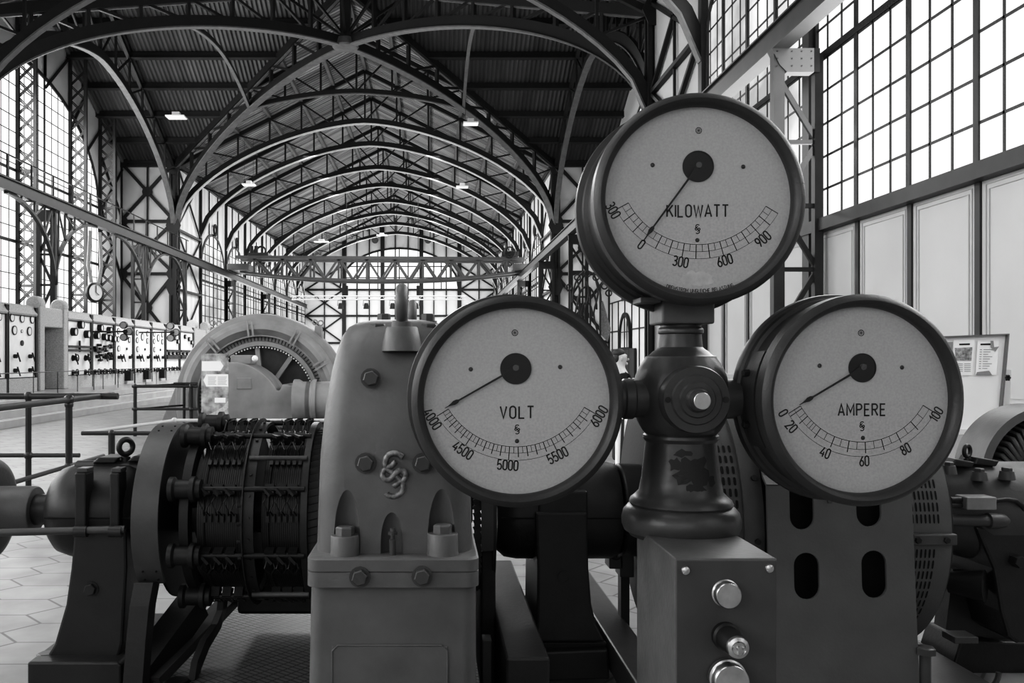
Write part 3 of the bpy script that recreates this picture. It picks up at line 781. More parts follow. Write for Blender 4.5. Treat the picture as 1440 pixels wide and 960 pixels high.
# left bearing
lb = thing('bearing_pedestal', 'dark bearing pedestal with strapped cap at left edge over the tiles', 'bearing', (XX(120, 4.0), 4.2, 0), 'bearing pedestals on the shaft line')
yf = 3.955
def leftp(px, py): return P(px, py, yf)
poly = [(104, 745), (177, 745), (178, 800), (172, 905), (165, 928), (62, 928), (76, 905), (92, 850), (99, 800)]
MB().prism(poly, lambda a, b: P(a, b, yf), (0, .46, 0)).build('pedestal', iron_d, lb, None, .012)
MB().prism([(38, 931), (166, 931), (170, 936), (170, 985), (38, 985)], lambda a, b: P(a, b, 3.86), (0, .75, 0)).build('base_block', iron_d, lb, None, .01)
xb0, xb1 = XX(57, 4.0), XX(196, 4.0)
sh = MB().lathe([(.08, 0), (.17, .0), (.205, .03), (.225, .09), (.228, .15), (.228, .36), (.215, .40), (.15, .45), (.08, .46)], (xb0, YS, ZS), (1, 0, 0), 48)
lbs = sh.build('bearing_shell', iron_d, lb, 40)
gr = MB(); gr.box(xb0 + .03, xb0 + .44, YS - .231, YS - .20, ZS - .004, ZS + .003); gr.build('split_joint', hole_m, lbs)
for px0, px1 in ((106, 122), (155, 169)):
    b_ = MB(); yy = YS - .262
    b_.box(XX(px0, 3.95), XX(px1, 3.95), yy, yy + .10, ZZ(748, 3.95), ZZ(664, 3.95)); so = b_.build('cap_strap', iron_d, lb, None, .008)
    MB().box(XX(px0 + 2, 3.95), XX(px1 + 2, 3.95), yy + .005, yy + .08, ZZ(664, 3.95), ZZ(658, 3.95)).build('nut', iron_m, so, None, .004)
MB().tube(P(-60, 750, 3.9), P(176, 744, 3.9), .0175, None, 16).build('oil_pipe', iron_m, lb, 40)
for px in (114, 163): MB().tube(P(px - 9, 747, 3.9), P(px + 9, 747, 3.9), .026, None, 16).build('pipe_clip', iron_d, lb, 40)
for px0, px1, py in ((129, 167, 651), (178, 207, 649)):
    MB().prism([(px0, py), (px1 - 6, py), (px1, py - 8), (px0 + 9, py - 8)], lambda a, b: P(a, b, 4.15), (0, .16, 0)).build('oil_cover', iron_d, lb, None, .006)
MB().tube(P(110, 664, 4.2), P(205, 664, 4.2), .06, None, 24).build('cap_rib', iron_d, lb, 40)
e = MB().torus(P(177, 628, 4.2), (.75, -.66, 0), .036, .014, 24, 10); e.tube(P(177, 642, 4.2), P(177, 652, 4.2), .022, None, 12); e.build('lifting_eye', iron_d, lb, 40)
MB().hexbolt(P(128, 828, yf), (0, -1, 0), .028, .02, 0, .004).build('hex_bolt', iron_d, lb)
MB().hexbolt(P(65, 931, 3.98), (0, 0, 1), .042, .035, 0, .01).build('hex_bolt', iron_m, lb)
s_ = MB().tube(P(102, 931, 4.0), P(102, 915, 4.0), .018, None, 10); s_.tube(P(102, 920, 4.0), P(102, 909, 4.0), .008, None, 8); s_.build('stud', iron_d, lb, 40)
# shaft and wheel at left edge
cp = thing('shaft_coupling', 'shaft end with coupling sleeve and wheel cut by the left edge', 'shaft coupling', (XX(0, 4.1), YS, 0))
MB().tube((XX(30, 4.1), YS, ZS), (XX(66, 4.1), YS, ZS), .075, None, 32).build('shaft', iron_d, cp, 40)
MB().lathe([(.075, .0), (.11, 0), (.115, .006), (.115, .3), (.0, .3)], (XX(38, 4.1), YS, ZS), (-1, 0, 0), 40).build('coupling_sleeve', iron_g, cp, 40)
w = MB().lathe([(.1, 0), (.20, 0), (.24, .015), (.25, .03), (.25, .12), (.1, .12)], (XX(-26, 4.05), YS, ZS), (-1, 0, 0), 56); w.build('wheel', iron_k, cp, 40)
MB().hexbolt((XX(-26, 4.05), YS - .16, ZS + .12), (1, 0, 0), .03, .03).build('hex_bolt', iron_m, cp)

# middle bearing
mbp = thing('bearing_pedestal', 'dark bearing pedestal in shadow between grey housing and column', 'bearing', (XX(790, 4.05), 4.3, 0), 'bearing pedestals on the shaft line')
ym = 3.93
poly = [(753, 720), (826, 720), (828, 800), (832, 850), (838, 876), (852, 903), (750, 903), (755, 876), (756, 800)]
MB().prism(poly, lambda a, b: P(a, b, ym), (0, .5, 0)).build('pedestal', iron_d, mbp, None, .012)
MB().prism([(758, 917), (855, 913), (858, 955), (760, 958)], lambda a, b: P(a, b, 3.92), (0, .8, 0)).build('base_block', iron_d, mbp, None, .01)
MB().prism([(748, 903), (853, 903), (855, 914), (757, 917)], lambda a, b: P(a, b, 3.97), (0, .7, 0)).build('foot', iron_k, mbp, None, .006)
sh = MB().lathe([(.09, 0), (.19, 0), (.225, .04), (.235, .10), (.235, .55), (.225, .585), (.19, .60), (.09, .60)], (XX(698, 4.1), YS, ZS), (1, 0, 0), 48)
ms = sh.build('bearing_shell', iron_d, mbp, 40)
MB().box(XX(702, 4.1), XX(870, 4.1), YS - .238, YS - .2, ZS - .003, ZS + .004).build('split_joint', hole_m, ms)
MB().box(XX(756, 4.0), XX(824, 4.0), YS - .25, YS, ZS + .006, ZS + .13).build('cap', iron_d, mbp, None, .01)
b_ = MB().ring(P(793, 811, ym), (0, -1, 0), .028, .02, .008, 24); b_.tube(P(793, 811, ym), P(793, 811, ym) - V((0, .005, 0)), .02, None, 16); b_.build('plug', iron_d, mbp, 40)
for px in (772, 797, 840): MB().hexbolt(P(px, 909, 3.99), (0, 0, 1), .016, .022).build('hex_bolt', iron_d, mbp)
MB().tube((XX(874, 4.1), YS, ZS), (XX(908, 4.1), YS, ZS), .225, None, 48).build('shaft_coupling', iron_d, mbp, 40, .01)
# rotor ring right of the housing
rt = thing('rotor_guard', 'narrow dark guard ring right of the grey housing below the volt gauge', 'machine guard', (XX(685, 3.8), YS, 0))
hoop(MB(), XX(677, 3.77), XX(694, 3.77), .44, -14, 190).build('guard_hoop', iron_m, rt, 40)
hoop(MB(), XX(694, 3.77), XX(699, 3.77), .41, -45, 190, .1).build('side_ring', iron_d, rt, 40)
cc = MB(); hoop(cc, XX(668, 3.77), XX(676, 3.77), .40, -60, 200, .06)
for k in range(56):
    a = -50 + 240 * k / 56; cc.bar(ang(a, .405, XX(667, 3.77)), ang(a + 2, .405, XX(677, 3.77)), .012, .03)
cc.build('coil_ends', coil_m, rt)
MB().box(XX(676, 3.85), XX(697, 3.85), 3.85, 4.4, 0.03, ZZ(775, 3.85)).build('support_foot', iron_k, rt, None, .01)
MB().box(XX(679, 3.6), XX(692, 3.6), 3.62, 3.70, .1, ZZ(902, 3.6)).build('terminal_strip', iron_m, rt, None, .004)
# little bracket clamp by the column
cl = thing('pipe_clamp', 'small grey clamp bracket left of the column box', 'clamp', P(870, 830, 4.3), None)
c_ = MB().box(*sorted((XX(857, 4.3), XX(877, 4.3))), 4.3, 4.42, ZZ(800, 4.3), ZZ(777, 4.3)); c_.box(XX(872, 4.3), XX(892, 4.3), 4.3, 4.42, ZZ(812, 4.3), ZZ(775, 4.3)); c_.build('clamp_body', iron_m, cl, None, .006)
MB().torus(P(866, 778, 4.29), (0, 1, 0), .025, .010, 16, 8).build('clamp_ring', iron_m, cl, 40)
MB().box(XX(872, 4.35), XX(884, 4.35), 4.33, 4.4, 0, ZZ(812, 4.3)).build('clamp_post', iron_d, cl)
# base rails
br = MB().prism([(838, 815), (856, 812), (900, 856), (900, 905)], lambda a, b: P(a, b, 4.0), (0, .02, 0))
def beam(a, b, w, h): return MB().bar(a, b, w, h, V((1, 0, 0)))
beam(V((.90, 5.4, .16)), V((.90, 3.2, .16)), .15, .14).build('base_rail', iron_m, bevel=.01, label='dark steel base rail running towards the column foot', cat='base rail', group='machine base rails')
beam(V((.37, 4.9, .20)), V((.37, 3.3, .20)), .17, .38).build('base_rail', iron_d, bevel=.01, label='dark steel base rail right of the grey housing foot', cat='base rail', group='machine base rails')
MB().box(-1.30, .42, 2.0, 5.15, .0, .05).build('floor_plate', ribplate, label='ribbed dark floor plate under the commutator', cat='floor plate')

# ---------------------------------------------------------------- generator at right
XG = lambda px: (px - VX) * 3.58 / F
gen = thing('generator', 'grey generator with perforated rings and slotted front cover behind the ampere gauge', 'generator', (1.65, YS, 0))
R = .62
def shell(mb, x0, x1, r, a0, a1, t=.02, n=60): return hoop(mb, x0, x1, r, a0, a1, t, n)
def slots(mb, xs, aa, w, da, r, mi=1):
    for a in aa:
        for x in xs:
            pts = []
            for k in range(12):
                th = 2 * PI * k / 12; cx, cy = math.cos(th), math.sin(th)
                cy = math.copysign(abs(cy) ** .45, cy); cx = math.copysign(abs(cx) ** .8, cx)
                pts.append(ang(a + cy * da / 2, r + .0015, x + cx * w / 2))
            mb.add(pts, [tuple(range(12))], mi)
l = MB(); shell(l, XG(985), XG(1046), R, -90, 250); slots(l, [XG(p) for p in (998, 1006, 1014, 1022, 1030, 1038)], [a for a in (-6, -1.5, 3, 7.5, 12, 16.5, 21, 25.5, 30, 34.5)], .0125, 3.3, R)
l.build('perforated_ring', [iron_m, hole_m], gen, 40)
m_ = MB(); shell(m_, XG(1046), XG(1074), R + .012, -90, 250, .03); mo = m_.build('clamp_band', iron_m, gen, 40)
for a in (-2, 22): MB().tube(ang(a, R + .01, XG(1064)), ang(a, R + .022, XG(1064)), .012, None, 12).build('bolt', iron_k, mo, 40)
MB().lathe([(.1, 0), (R - .1, 0), (R - .02, .03), (R - .02, .06)], (XG(955), YS, ZS), (1, 0, 0), 60).build('end_shield', iron_k, gen, 40)
MB().tube((XG(960), YS, ZS), (XG(1340), YS, ZS), R - .05, None, 60).build('core', hole_m, gen, 40)
# front cover sheet with four slots
x0, x1 = 1.385, 1.985
def cover_y(z): return 3.535 - .05 * (0.9 - z) / .9
ctop = 1.02
def sl(pxa, pxb, pya, pyb):
    y = 3.52; xa, xb, za, zb = XX(pxa, y), XX(pxb, y), ZZ(pyb, y), ZZ(pya, y); r = (xb - xa) / 2; cx = (xa + xb) / 2
    return [(cx + r * math.cos(math.radians(a)), zb - r + r * math.sin(math.radians(a))) for a in range(0, 181, 15)] + [(cx + r * math.cos(math.radians(a)), za + r + r * math.sin(math.radians(a))) for a in range(180, 361, 15)]
holes = [sl(1112, 1146, 672, 745), sl(1206, 1241, 668, 741), sl(1116, 1151.5, 777, 842), sl(1211, 1246, 774, 840)]
cv = MB(); cv.poly([(x0 - .0, .0), (x1 + .01, 0), (x1, ctop), (x0 - .0, ctop)], holes, lambda a, b: V((a, cover_y(b), b)))
cvb = [ang(a, R + .045, 0) for a in range(22, 170, 6)]
pts = [(x0, cover_y(ctop), ctop)] + [(x0, p.y, p.z) for p in cvb if p.z > ctop + .02]
for i in range(len(pts) - 1):
    a, b = V(pts[i]), V(pts[i + 1]); cv.add([a, a + V((x1 - x0, 0, 0)), b + V((x1 - x0, 0, 0)), b], [(0, 1, 2, 3)])
cvo = cv.build('front_cover', cover_m, gen)
so = cvo.modifiers.new('thick', 'SOLIDIFY'); so.thickness = .012; so.offset = 0
MB().tube(P(1167, 705, 3.515) + V((0, .006, 0)), P(1167, 705, 3.515) - V((0, .004, 0)), .009, None, 12).build('rivet', iron_m, gen, 40)
r_ = MB(); shell(r_, XG(1278), XG(1339), R, -90, 250)
slots(r_, [XG(p) for p in (1284, 1290, 1296, 1302, 1308, 1314, 1320)], [6.5, 11, 15.5, 20, 24.5], .0085, 3.6, R)
for i, a in enumerate((-7, -11.5, -16, -20.5, -25, -29.5, -34, -38.5)):
    slots(r_, [XG(p) for p in (1284, 1290, 1296, 1302, 1308, 1314)], [a], .0085, 3.6, R)
r_.build('perforated_ring', [cover_m, hole_m], gen, 40)
b_ = MB(); yb = YS - R
b_.box(XG(1279), XG(1341), yb - .03, yb + .10, ZS - .035, ZS + .012); bo = b_.build('split_bracket', iron_m, gen, None, .006)
for px in (1285, 1325): MB().hexbolt((XG(px), yb - .03, ZS - .012), (0, -1, 0), .014, .012).build('hex_bolt', iron_k, bo)
MB().tube((XG(1296), YS, ZS), (XG(1345), YS, ZS), R - .02, R - .02, 60).build('end_plate', iron_d, gen, 40)
ft = MB().box(1.95, 2.45, 3.35, 4.9, 0, .13); fo = ft.build('foot', iron_m, gen, None, .015)
o = P(1301, 935, 3.5)
s_ = MB().tube((o.x, 3.5, .12), (o.x, 3.5, ZZ(917, 3.5)), .022, None, 16); s_.hexbolt((o.x, 3.5, ZZ(919, 3.5)), (0, 0, 1), .04, .03); s_.build('foundation_bolt', iron_m, fo, 40)
MB().hexbolt((XX(1318, 3.45), 3.45, .13), (0, 0, 1), .045, .04, 0, .01).build('hex_bolt', iron_m, fo)
MB().hexbolt((XX(1334, 3.4), 3.4, .13), (0, 0, 1), .02, .03, 0, .006).build('hex_bolt', iron_m, fo)
tb = MB().box(XX(1306, 4.0), XX(1338, 4.0), 3.8, 3.9, ZZ(885, 4.0), ZZ(876, 4.0)); tb.build('terminal_block', iron_m, gen, None, .004)

# right bearing
rb = thing('bearing_pedestal', 'dark bearing pedestal with cable box at the right edge', 'bearing', (XX(1400, 4.1), YS, 0), 'bearing pedestals on the shaft line')
x0, x1 = XX(1334, 4.0), XX(1500, 4.0)
sh = MB().lathe([(.1, 0), (.17, 0), (.20, .04), (.205, .12), (.225, .15), (.235, .2), (.235, x1 - x0), (.1, x1 - x0)], (x0, YS, ZS), (1, 0, 0), 48)
sh.build('bearing_shell', iron_m, rb, 40)
poly = [(1372, 740), (1460, 735), (1470, 905), (1432, 905), (1418, 895), (1408, 860), (1398, 800)]
MB().prism(poly, lambda a, b: P(a, b, 3.98), (0, .45, 0)).build('pedestal', iron_d, rb, None, .014)
MB().prism([(1340, 800), (1398, 800), (1430, 905), (1330, 885)], lambda a, b: P(a, b, 4.25), (0, .1, 0)).build('web', iron_d, rb)
for px0, px1, py in ((1338, 1372, 655), (1370, 1406, 653)):
    MB().prism([(px0, py), (px1 - 5, py + 3), (px1, py - 5), (px0 + 6, py - 10)], lambda a, b: P(a, b, 4.1), (0, .14, 0)).build('oil_cover', iron_d, rb, None, .006)
for px, py in ((1377, 667), (1416, 666), (1334, 658)):
    s_ = MB().lathe([(.036, 0), (.03, .035), (.028, .04), (0, .04)], P(px, py + 8, 4.02), (0, 0, 1), 20); s_.hexbolt(P(px, py, 4.02) + V((0, 0, .01)), (0, 0, 1), .022, .02); s_.build('bolt_boss', iron_m, rb, 40)
e = MB().torus(P(1360, 634, 4.15), (.5, -.86, 0), .027, .010, 24, 10); e.tube(P(1360, 644, 4.15), P(1360, 652, 4.15), .016, None, 12); e.build('lifting_eye', iron_d, rb, 40)
s_ = MB().tube(P(1330, 731, 3.92), P(1390, 732, 3.92), .026, None, 20); s_.lathe([(.026, 0), (.036, .005), (.036, .045), (.03, .08), (.012, .10), (0, .10)], P(1388, 732, 3.92), (1, 0, 0), 20); s_.build('oil_pipe', iron_m, rb, 40)
jb = MB().box(XX(1356, 3.9), XX(1398, 3.9), 3.88, 3.97, ZZ(716, 3.9), ZZ(698, 3.9)); jo = jb.build('junction_box', mat('junction_box_paint', .22, .45, 0, .15, 20), rb, None, .005)
for py in (702, 710): MB().tube(P(1337, py, 3.92), P(1358, py, 3.92), .012, None, 12).build('cable_gland', iron_d, jo, 40)
MB().path([P(1398, 704, 3.92), P(1415, 702, 3.93), P(1428, 704, 3.95), P(1438, 712, 3.97), P(1444, 740, 4.0), P(1446, 790, 4.0)], .011, 10).build('cable', iron_k, jo, 60)
MB().tube(P(1334, 818, 4.1), P(1385, 824, 4.0), .05, .075, 24).build('oil_spout', iron_d, rb, 40)
MB().hexbolt(P(1426, 787, 3.98), (0, -1, 0), .03, .05).build('hex_bolt', iron_d, rb)
MB().prism([(1335, 955), (1352, 900), (1475, 905), (1475, 985), (1335, 985)], lambda a, b: P(a, b, 4.2), (0, .3, 0)).build('base_block', iron_k, rb, None, .01)
MB().torus(P(1378, 945, 3.9), (0, 1, 0), .085, .012, 24, 8, 0, PI).build('hand_hole_rim', iron_m, rb, 40)
# stator of next machine at right edge
stt = thing('stator', 'round stator ring with coil windings at the right edge', 'stator', P(1475, 760, 5.6) * 1.0)
sc = P(1478, 668, 5.6)
MB().lathe([(.40, 0), (.455, 0), (.455, .3), (.40, .3), (.40, 0)], sc, (0, 1, 0), 64).build('stator_ring', iron_g, stt, 40)
MB().disc(sc + V((0, .28, 0)), (0, 1, 0), .42, 48).build('back_plate', hole_m, stt)
cw = MB()
for k in range(26):
    a = math.radians(60 + 7.5 * k); d_ = V((math.cos(a), 0, math.sin(a))); tt = V((-math.sin(a), 0, math.cos(a)))
    cw.path([sc + d_ * .38 + V((0, .2, 0)), sc + d_ * .33 + V((0, .02, 0)), sc + d_ * .25 + tt * .05 - V((0, .04, 0)), sc + d_ * .17 + tt * .12 + V((0, .0, 0)), sc + d_ * .15 + tt * .14 + V((0, .2, 0))], .016, 6)
cw.build('coil_winding', coil_m, stt, 60)
MB().box(sc.x - .35, sc.x + .35, 5.62, 5.88, 0, sc.z - .36).build('foot', iron_d, stt, None, .02)
# ================================================================== the hall
XL, XR = -13.68, 6.52; XC = (XL + XR) / 2; HW = (XR - XL) / 2
XTL, XTR = -16.5, 9.4
Y1, Y2 = 25.1, 45.3; YC = (Y1 + Y2) / 2
YE, YB = 91.6, -14.0
ZEV, ZRI = 11.95, 17.05       # eaves and ridge
ZSP, ZCR, ZBO = 8.65, 14.12, 14.55   # arch spring, arch crown, boss
TY = [45.3, 50.1, 56.3, 62.0, 68.2, 73.8, 79.8, 85.8]
def arch_z(u, z0=ZSP, z1=ZCR, p=1.62): return z0 + (z1 - z0) * max(0, 1 - abs(u) ** p) ** (1 / p)
def roof_z(u): return ZRI - (ZRI - ZEV) * abs(u)
def S(o): o['kind'] = 'structure'; return o

# floor, podium
f = MB().box(-20, 12, YB, YE, -.3, 0); f.build('floor', floor_m, label='pale tiled floor of the hall', kind='structure')
pd = MB()
for i, (x, z) in enumerate(((-9.35, .17), (-9.72, .34), (-10.1, .52))): pd.box(-13.4, x, 17, 49, z - .175 + .001 * 0, z)
pd.build('podium_steps', mat('podium_stone', .42, .25, 0, .12, 2), label='low stone podium with three steps in front of the switchboard', kind='structure', bevel=.01)

# ------------------------------------------------------------ roof decks
def deck(name, polys, m, label):
    mb = MB()
    for pl in polys: mb.add(pl, [tuple(range(len(pl)))])
    return mb.build(name, m, label=label, kind='structure', recalc=False)
oh = .0
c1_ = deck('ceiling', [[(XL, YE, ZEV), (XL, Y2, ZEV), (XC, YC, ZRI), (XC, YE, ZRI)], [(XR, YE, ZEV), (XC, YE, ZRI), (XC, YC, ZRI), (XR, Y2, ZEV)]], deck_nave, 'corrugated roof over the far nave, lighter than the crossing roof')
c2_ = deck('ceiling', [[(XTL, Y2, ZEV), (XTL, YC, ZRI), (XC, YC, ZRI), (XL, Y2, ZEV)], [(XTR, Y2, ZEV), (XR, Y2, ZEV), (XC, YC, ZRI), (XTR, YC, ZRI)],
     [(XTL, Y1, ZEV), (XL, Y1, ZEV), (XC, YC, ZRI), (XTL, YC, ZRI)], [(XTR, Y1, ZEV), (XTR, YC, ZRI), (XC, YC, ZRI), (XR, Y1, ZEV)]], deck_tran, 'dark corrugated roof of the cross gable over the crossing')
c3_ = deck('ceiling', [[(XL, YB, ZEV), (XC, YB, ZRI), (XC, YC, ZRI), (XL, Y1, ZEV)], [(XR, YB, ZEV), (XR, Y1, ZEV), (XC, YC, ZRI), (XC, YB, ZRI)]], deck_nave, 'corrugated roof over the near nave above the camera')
pu = MB()
for k in range(7):
    u = k / 6.0
    for s in ((-1, 1) if k else (1,)):
        x = XC + s * u * HW; z = roof_z(u) - .12
        y0 = YC + u * (Y2 - YC) if k < 7 else Y2
        pu.bar((x, y0, z), (x, YE, z), .16, .22, (1, 0, 0))
pu.build('purlins', purlin_m, c1_)
pt = MB()
for k in range(1, 7):
    u = k / 6.0; y = YC + u * (Y2 - YC); z = roof_z(u) - .14
    xa, xb = XC - u * HW, XC + u * HW
    pt.bar((XTL, y, z), (xa, y, z), .2, .26); pt.bar((xb, y, z), (XTR, y, z), .2, .26)
    pt.bar((XTL, y, z - .14), (xa, y, z - .14), .34, .03, mi=1); pt.bar((xb, y, z - .14), (XTR, y, z - .14), .34, .03, mi=1)
pt.build('purlins', [steel, steel_m], c2_)

# ------------------------------------------------------------ trusses
def arch_member(mb, pts, side, w=.20, h=.34):
    mb.sweep(pts, side, w * .5, h, 0)
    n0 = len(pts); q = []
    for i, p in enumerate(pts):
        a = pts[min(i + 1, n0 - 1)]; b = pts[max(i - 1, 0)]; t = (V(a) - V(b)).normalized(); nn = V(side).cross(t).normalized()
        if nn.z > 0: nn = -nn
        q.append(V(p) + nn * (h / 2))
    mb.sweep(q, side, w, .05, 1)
def truss(name, label, fn, rf, side, us, group, chord=(.20, .34), web=True, cat='roof truss', rafter=True, ws=.09):
    """FN(u) arch point, RF(u) roof point for u in US range"""
    t = thing(name, label, cat, fn(us[0]), group, 'structure')
    n = 40; uu = [us[0] + (us[1] - us[0]) * i / n for i in range(n + 1)]
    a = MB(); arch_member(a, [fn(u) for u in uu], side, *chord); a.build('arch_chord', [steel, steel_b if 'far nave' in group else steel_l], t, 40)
    if rafter:
        r = MB(); k = [us[0], 0, us[1]] if us[0] < 0 < us[1] else list(us)
        for i in range(len(k) - 1): r.bar(rf(k[i]), rf(k[i + 1]), .16, .20, side)
        r.build('rafter', steel, t)
    if web:
        w = MB(); N = web; pts = [us[0] + (us[1] - us[0]) * i / N for i in range(N + 1)]
        for i, u in enumerate(pts):
            A, B = fn(u), rf(u)
            if (B - A).length > .5 and 0 < i < N: w.bar(A, B, ws, ws, side)
            if i < N:
                u2 = pts[i + 1]
                if abs(u2) < abs(u): q0, q1_ = rf(u), fn(u2)
                else: q0, q1_ = fn(u), rf(u2)
                if abs((q1_ - q0).length) > .5: w.bar(q0, q1_, ws * .8, ws * .8, side)
        w.build('web', steel, t)
    return t
for i, y in enumerate(TY):
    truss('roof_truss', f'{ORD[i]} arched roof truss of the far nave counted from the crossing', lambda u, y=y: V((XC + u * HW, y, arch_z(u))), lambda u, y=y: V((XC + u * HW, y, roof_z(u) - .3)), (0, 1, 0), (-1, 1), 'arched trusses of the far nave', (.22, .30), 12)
for i, (y, nm) in enumerate(((25.1, 'arched roof truss spanning the near side of the crossing'), (20.3, 'arched near nave truss meeting the wall right of the kilowatt gauge'))):
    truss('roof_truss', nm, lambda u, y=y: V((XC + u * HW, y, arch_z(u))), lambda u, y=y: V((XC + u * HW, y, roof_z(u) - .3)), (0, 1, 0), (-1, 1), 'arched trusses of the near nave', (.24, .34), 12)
# jack trusses inside the crossing, from rib to rib
hr = .5
def jz(u): return ZCR - .0 + -(ZCR - 13.55) * (abs(u) / hr) ** 1.9 if False else ZCR - .75 * (abs(u) / hr) ** 1.8
dY = (Y2 - YC) * hr
truss('jack_truss', 'short arched truss between the two far diagonal ribs of the crossing', lambda u: V((XC + u * HW, YC + dY, jz(u))), lambda u: V((XC + u * HW, YC + dY, roof_z(u) - .3)), (0, 1, 0), (-hr, hr), 'short trusses of the crossing', (.16, .24), 6)
for s, nm in ((-1, 'left'), (1, 'right')):
    truss('jack_truss', f'slender arch running between the two {nm} diagonal ribs of the crossing', lambda u, s=s: V((XC + s * hr * HW, YC + u * (Y2 - YC), jz(u))), lambda u, s=s: V((XC + s * hr * HW, YC + u * (Y2 - YC), roof_z(u) - .3)), (1, 0, 0), (-hr, hr), 'short trusses of the crossing', (.14, .20), False, rafter=False)
# diagonal ribs
def rib(t, sx, sy):  # t 0 at pier, 1 at boss
    u = 1 - t
    return V((XC + sx * u * HW, YC + sy * u * (Y2 - YC), arch_z(u, ZSP, ZBO, 1.72)))
def valley(t, sx, sy):
    u = 1 - t; return V((XC + sx * u * HW, YC + sy * u * (Y2 - YC), roof_z(u) - .25))
for sx, sy, nm in ((-1, 1, 'far left'), (1, 1, 'far right'), (-1, -1, 'near left'), (1, -1, 'near right')):
    side = V((-(sy) * (Y2 - YC), sx * HW, 0)).normalized()
    t = thing('crossing_rib', f'heavy diagonal arch rib of the crossing rising from the {nm} pier', 'roof truss', rib(0, sx, sy), 'diagonal ribs of the crossing', 'structure')
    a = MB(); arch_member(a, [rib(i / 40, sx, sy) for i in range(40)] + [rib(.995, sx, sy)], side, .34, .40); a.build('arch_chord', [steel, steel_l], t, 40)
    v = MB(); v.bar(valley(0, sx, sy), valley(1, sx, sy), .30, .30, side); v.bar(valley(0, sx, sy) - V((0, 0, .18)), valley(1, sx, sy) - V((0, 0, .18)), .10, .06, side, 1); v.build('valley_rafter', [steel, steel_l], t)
    w = MB()
    for k in range(1, 8):
        tt = k / 8; w.bar(rib(tt, sx, sy), valley(tt, sx, sy), .16, .12, side)
        if k < 7: w.bar(valley(tt, sx, sy), rib(tt + .125, sx, sy), .1, .1, side)
    w.build('web', steel, t)
bo = thing('crossing_boss', 'riveted boss with vertical post where the diagonal ribs meet', 'roof boss', (XC, YC, ZBO - .3), None, 'structure')
MB().lathe([(0, -.28), (.5, -.26), (.55, -.2), (.45, .1), (0, .1)], (XC, YC, ZBO + .02), (0, 0, 1), 24).build('boss_plate', steel_l, bo, 40)
MB().bar((XC, YC, ZBO), (XC, YC, ZRI), .42, .42).build('post', steel, bo)
bw = MB()
for a in range(8):
    d = V((math.cos(a * PI / 4), math.sin(a * PI / 4), 0)); bw.bar(V((XC, YC, ZBO + .2)), V((XC, YC, ZRI - .5)) + d * 2.6, .1, .1)
bw.build('strut', steel, bo)
# arches across the two transept openings
for x, nm in ((XL, 'left'), (XR, 'right')):
    truss('opening_arch', f'steel arch across the opening to the {nm} transept', lambda u, x=x: V((x, YC + u * (Y2 - YC), arch_z(u, ZSP, 14.05))), lambda u, x=x: V((x, YC + u * (Y2 - YC), roof_z(u) - .3)), (1, 0, 0), (-1, 1), 'arches across the transept openings', (.26, .40), 12)
# piers of the crossing
for x, y, nm in ((XL, Y2, 'far left'), (XR, Y2, 'far right'), (XR, Y1, 'near right')):
    t = thing('crossing_pier', f'tall steel pier at the {nm} corner of the crossing', 'steel pier', (x, y, 0), 'piers of the crossing', 'structure')
    m_ = MB(); s = 1 if x < XC else -1
    for dx, dy in ((-.17, -.17), (.17, -.17), (-.17, .17), (.17, .17)): m_.bar((x + dx, y + dy, 0), (x + dx, y + dy, ZEV), .12, .12)
    m_.bar((x, y, 0), (x, y, ZEV), .30, .10); m_.build('shaft', steel, t)
    for z in (ZSP - .1, 5.3, ZEV - .25):
        MB().prism([(-.25, -.5), (.25, -.5), (.5, 0), (.25, .5), (-.25, .5), (-.5, 0)], lambda a, b, z=z: V((x + a * .8, y - .25, z + b * .9)), (0, .06, 0)).build('gusset_plate', steel, t)

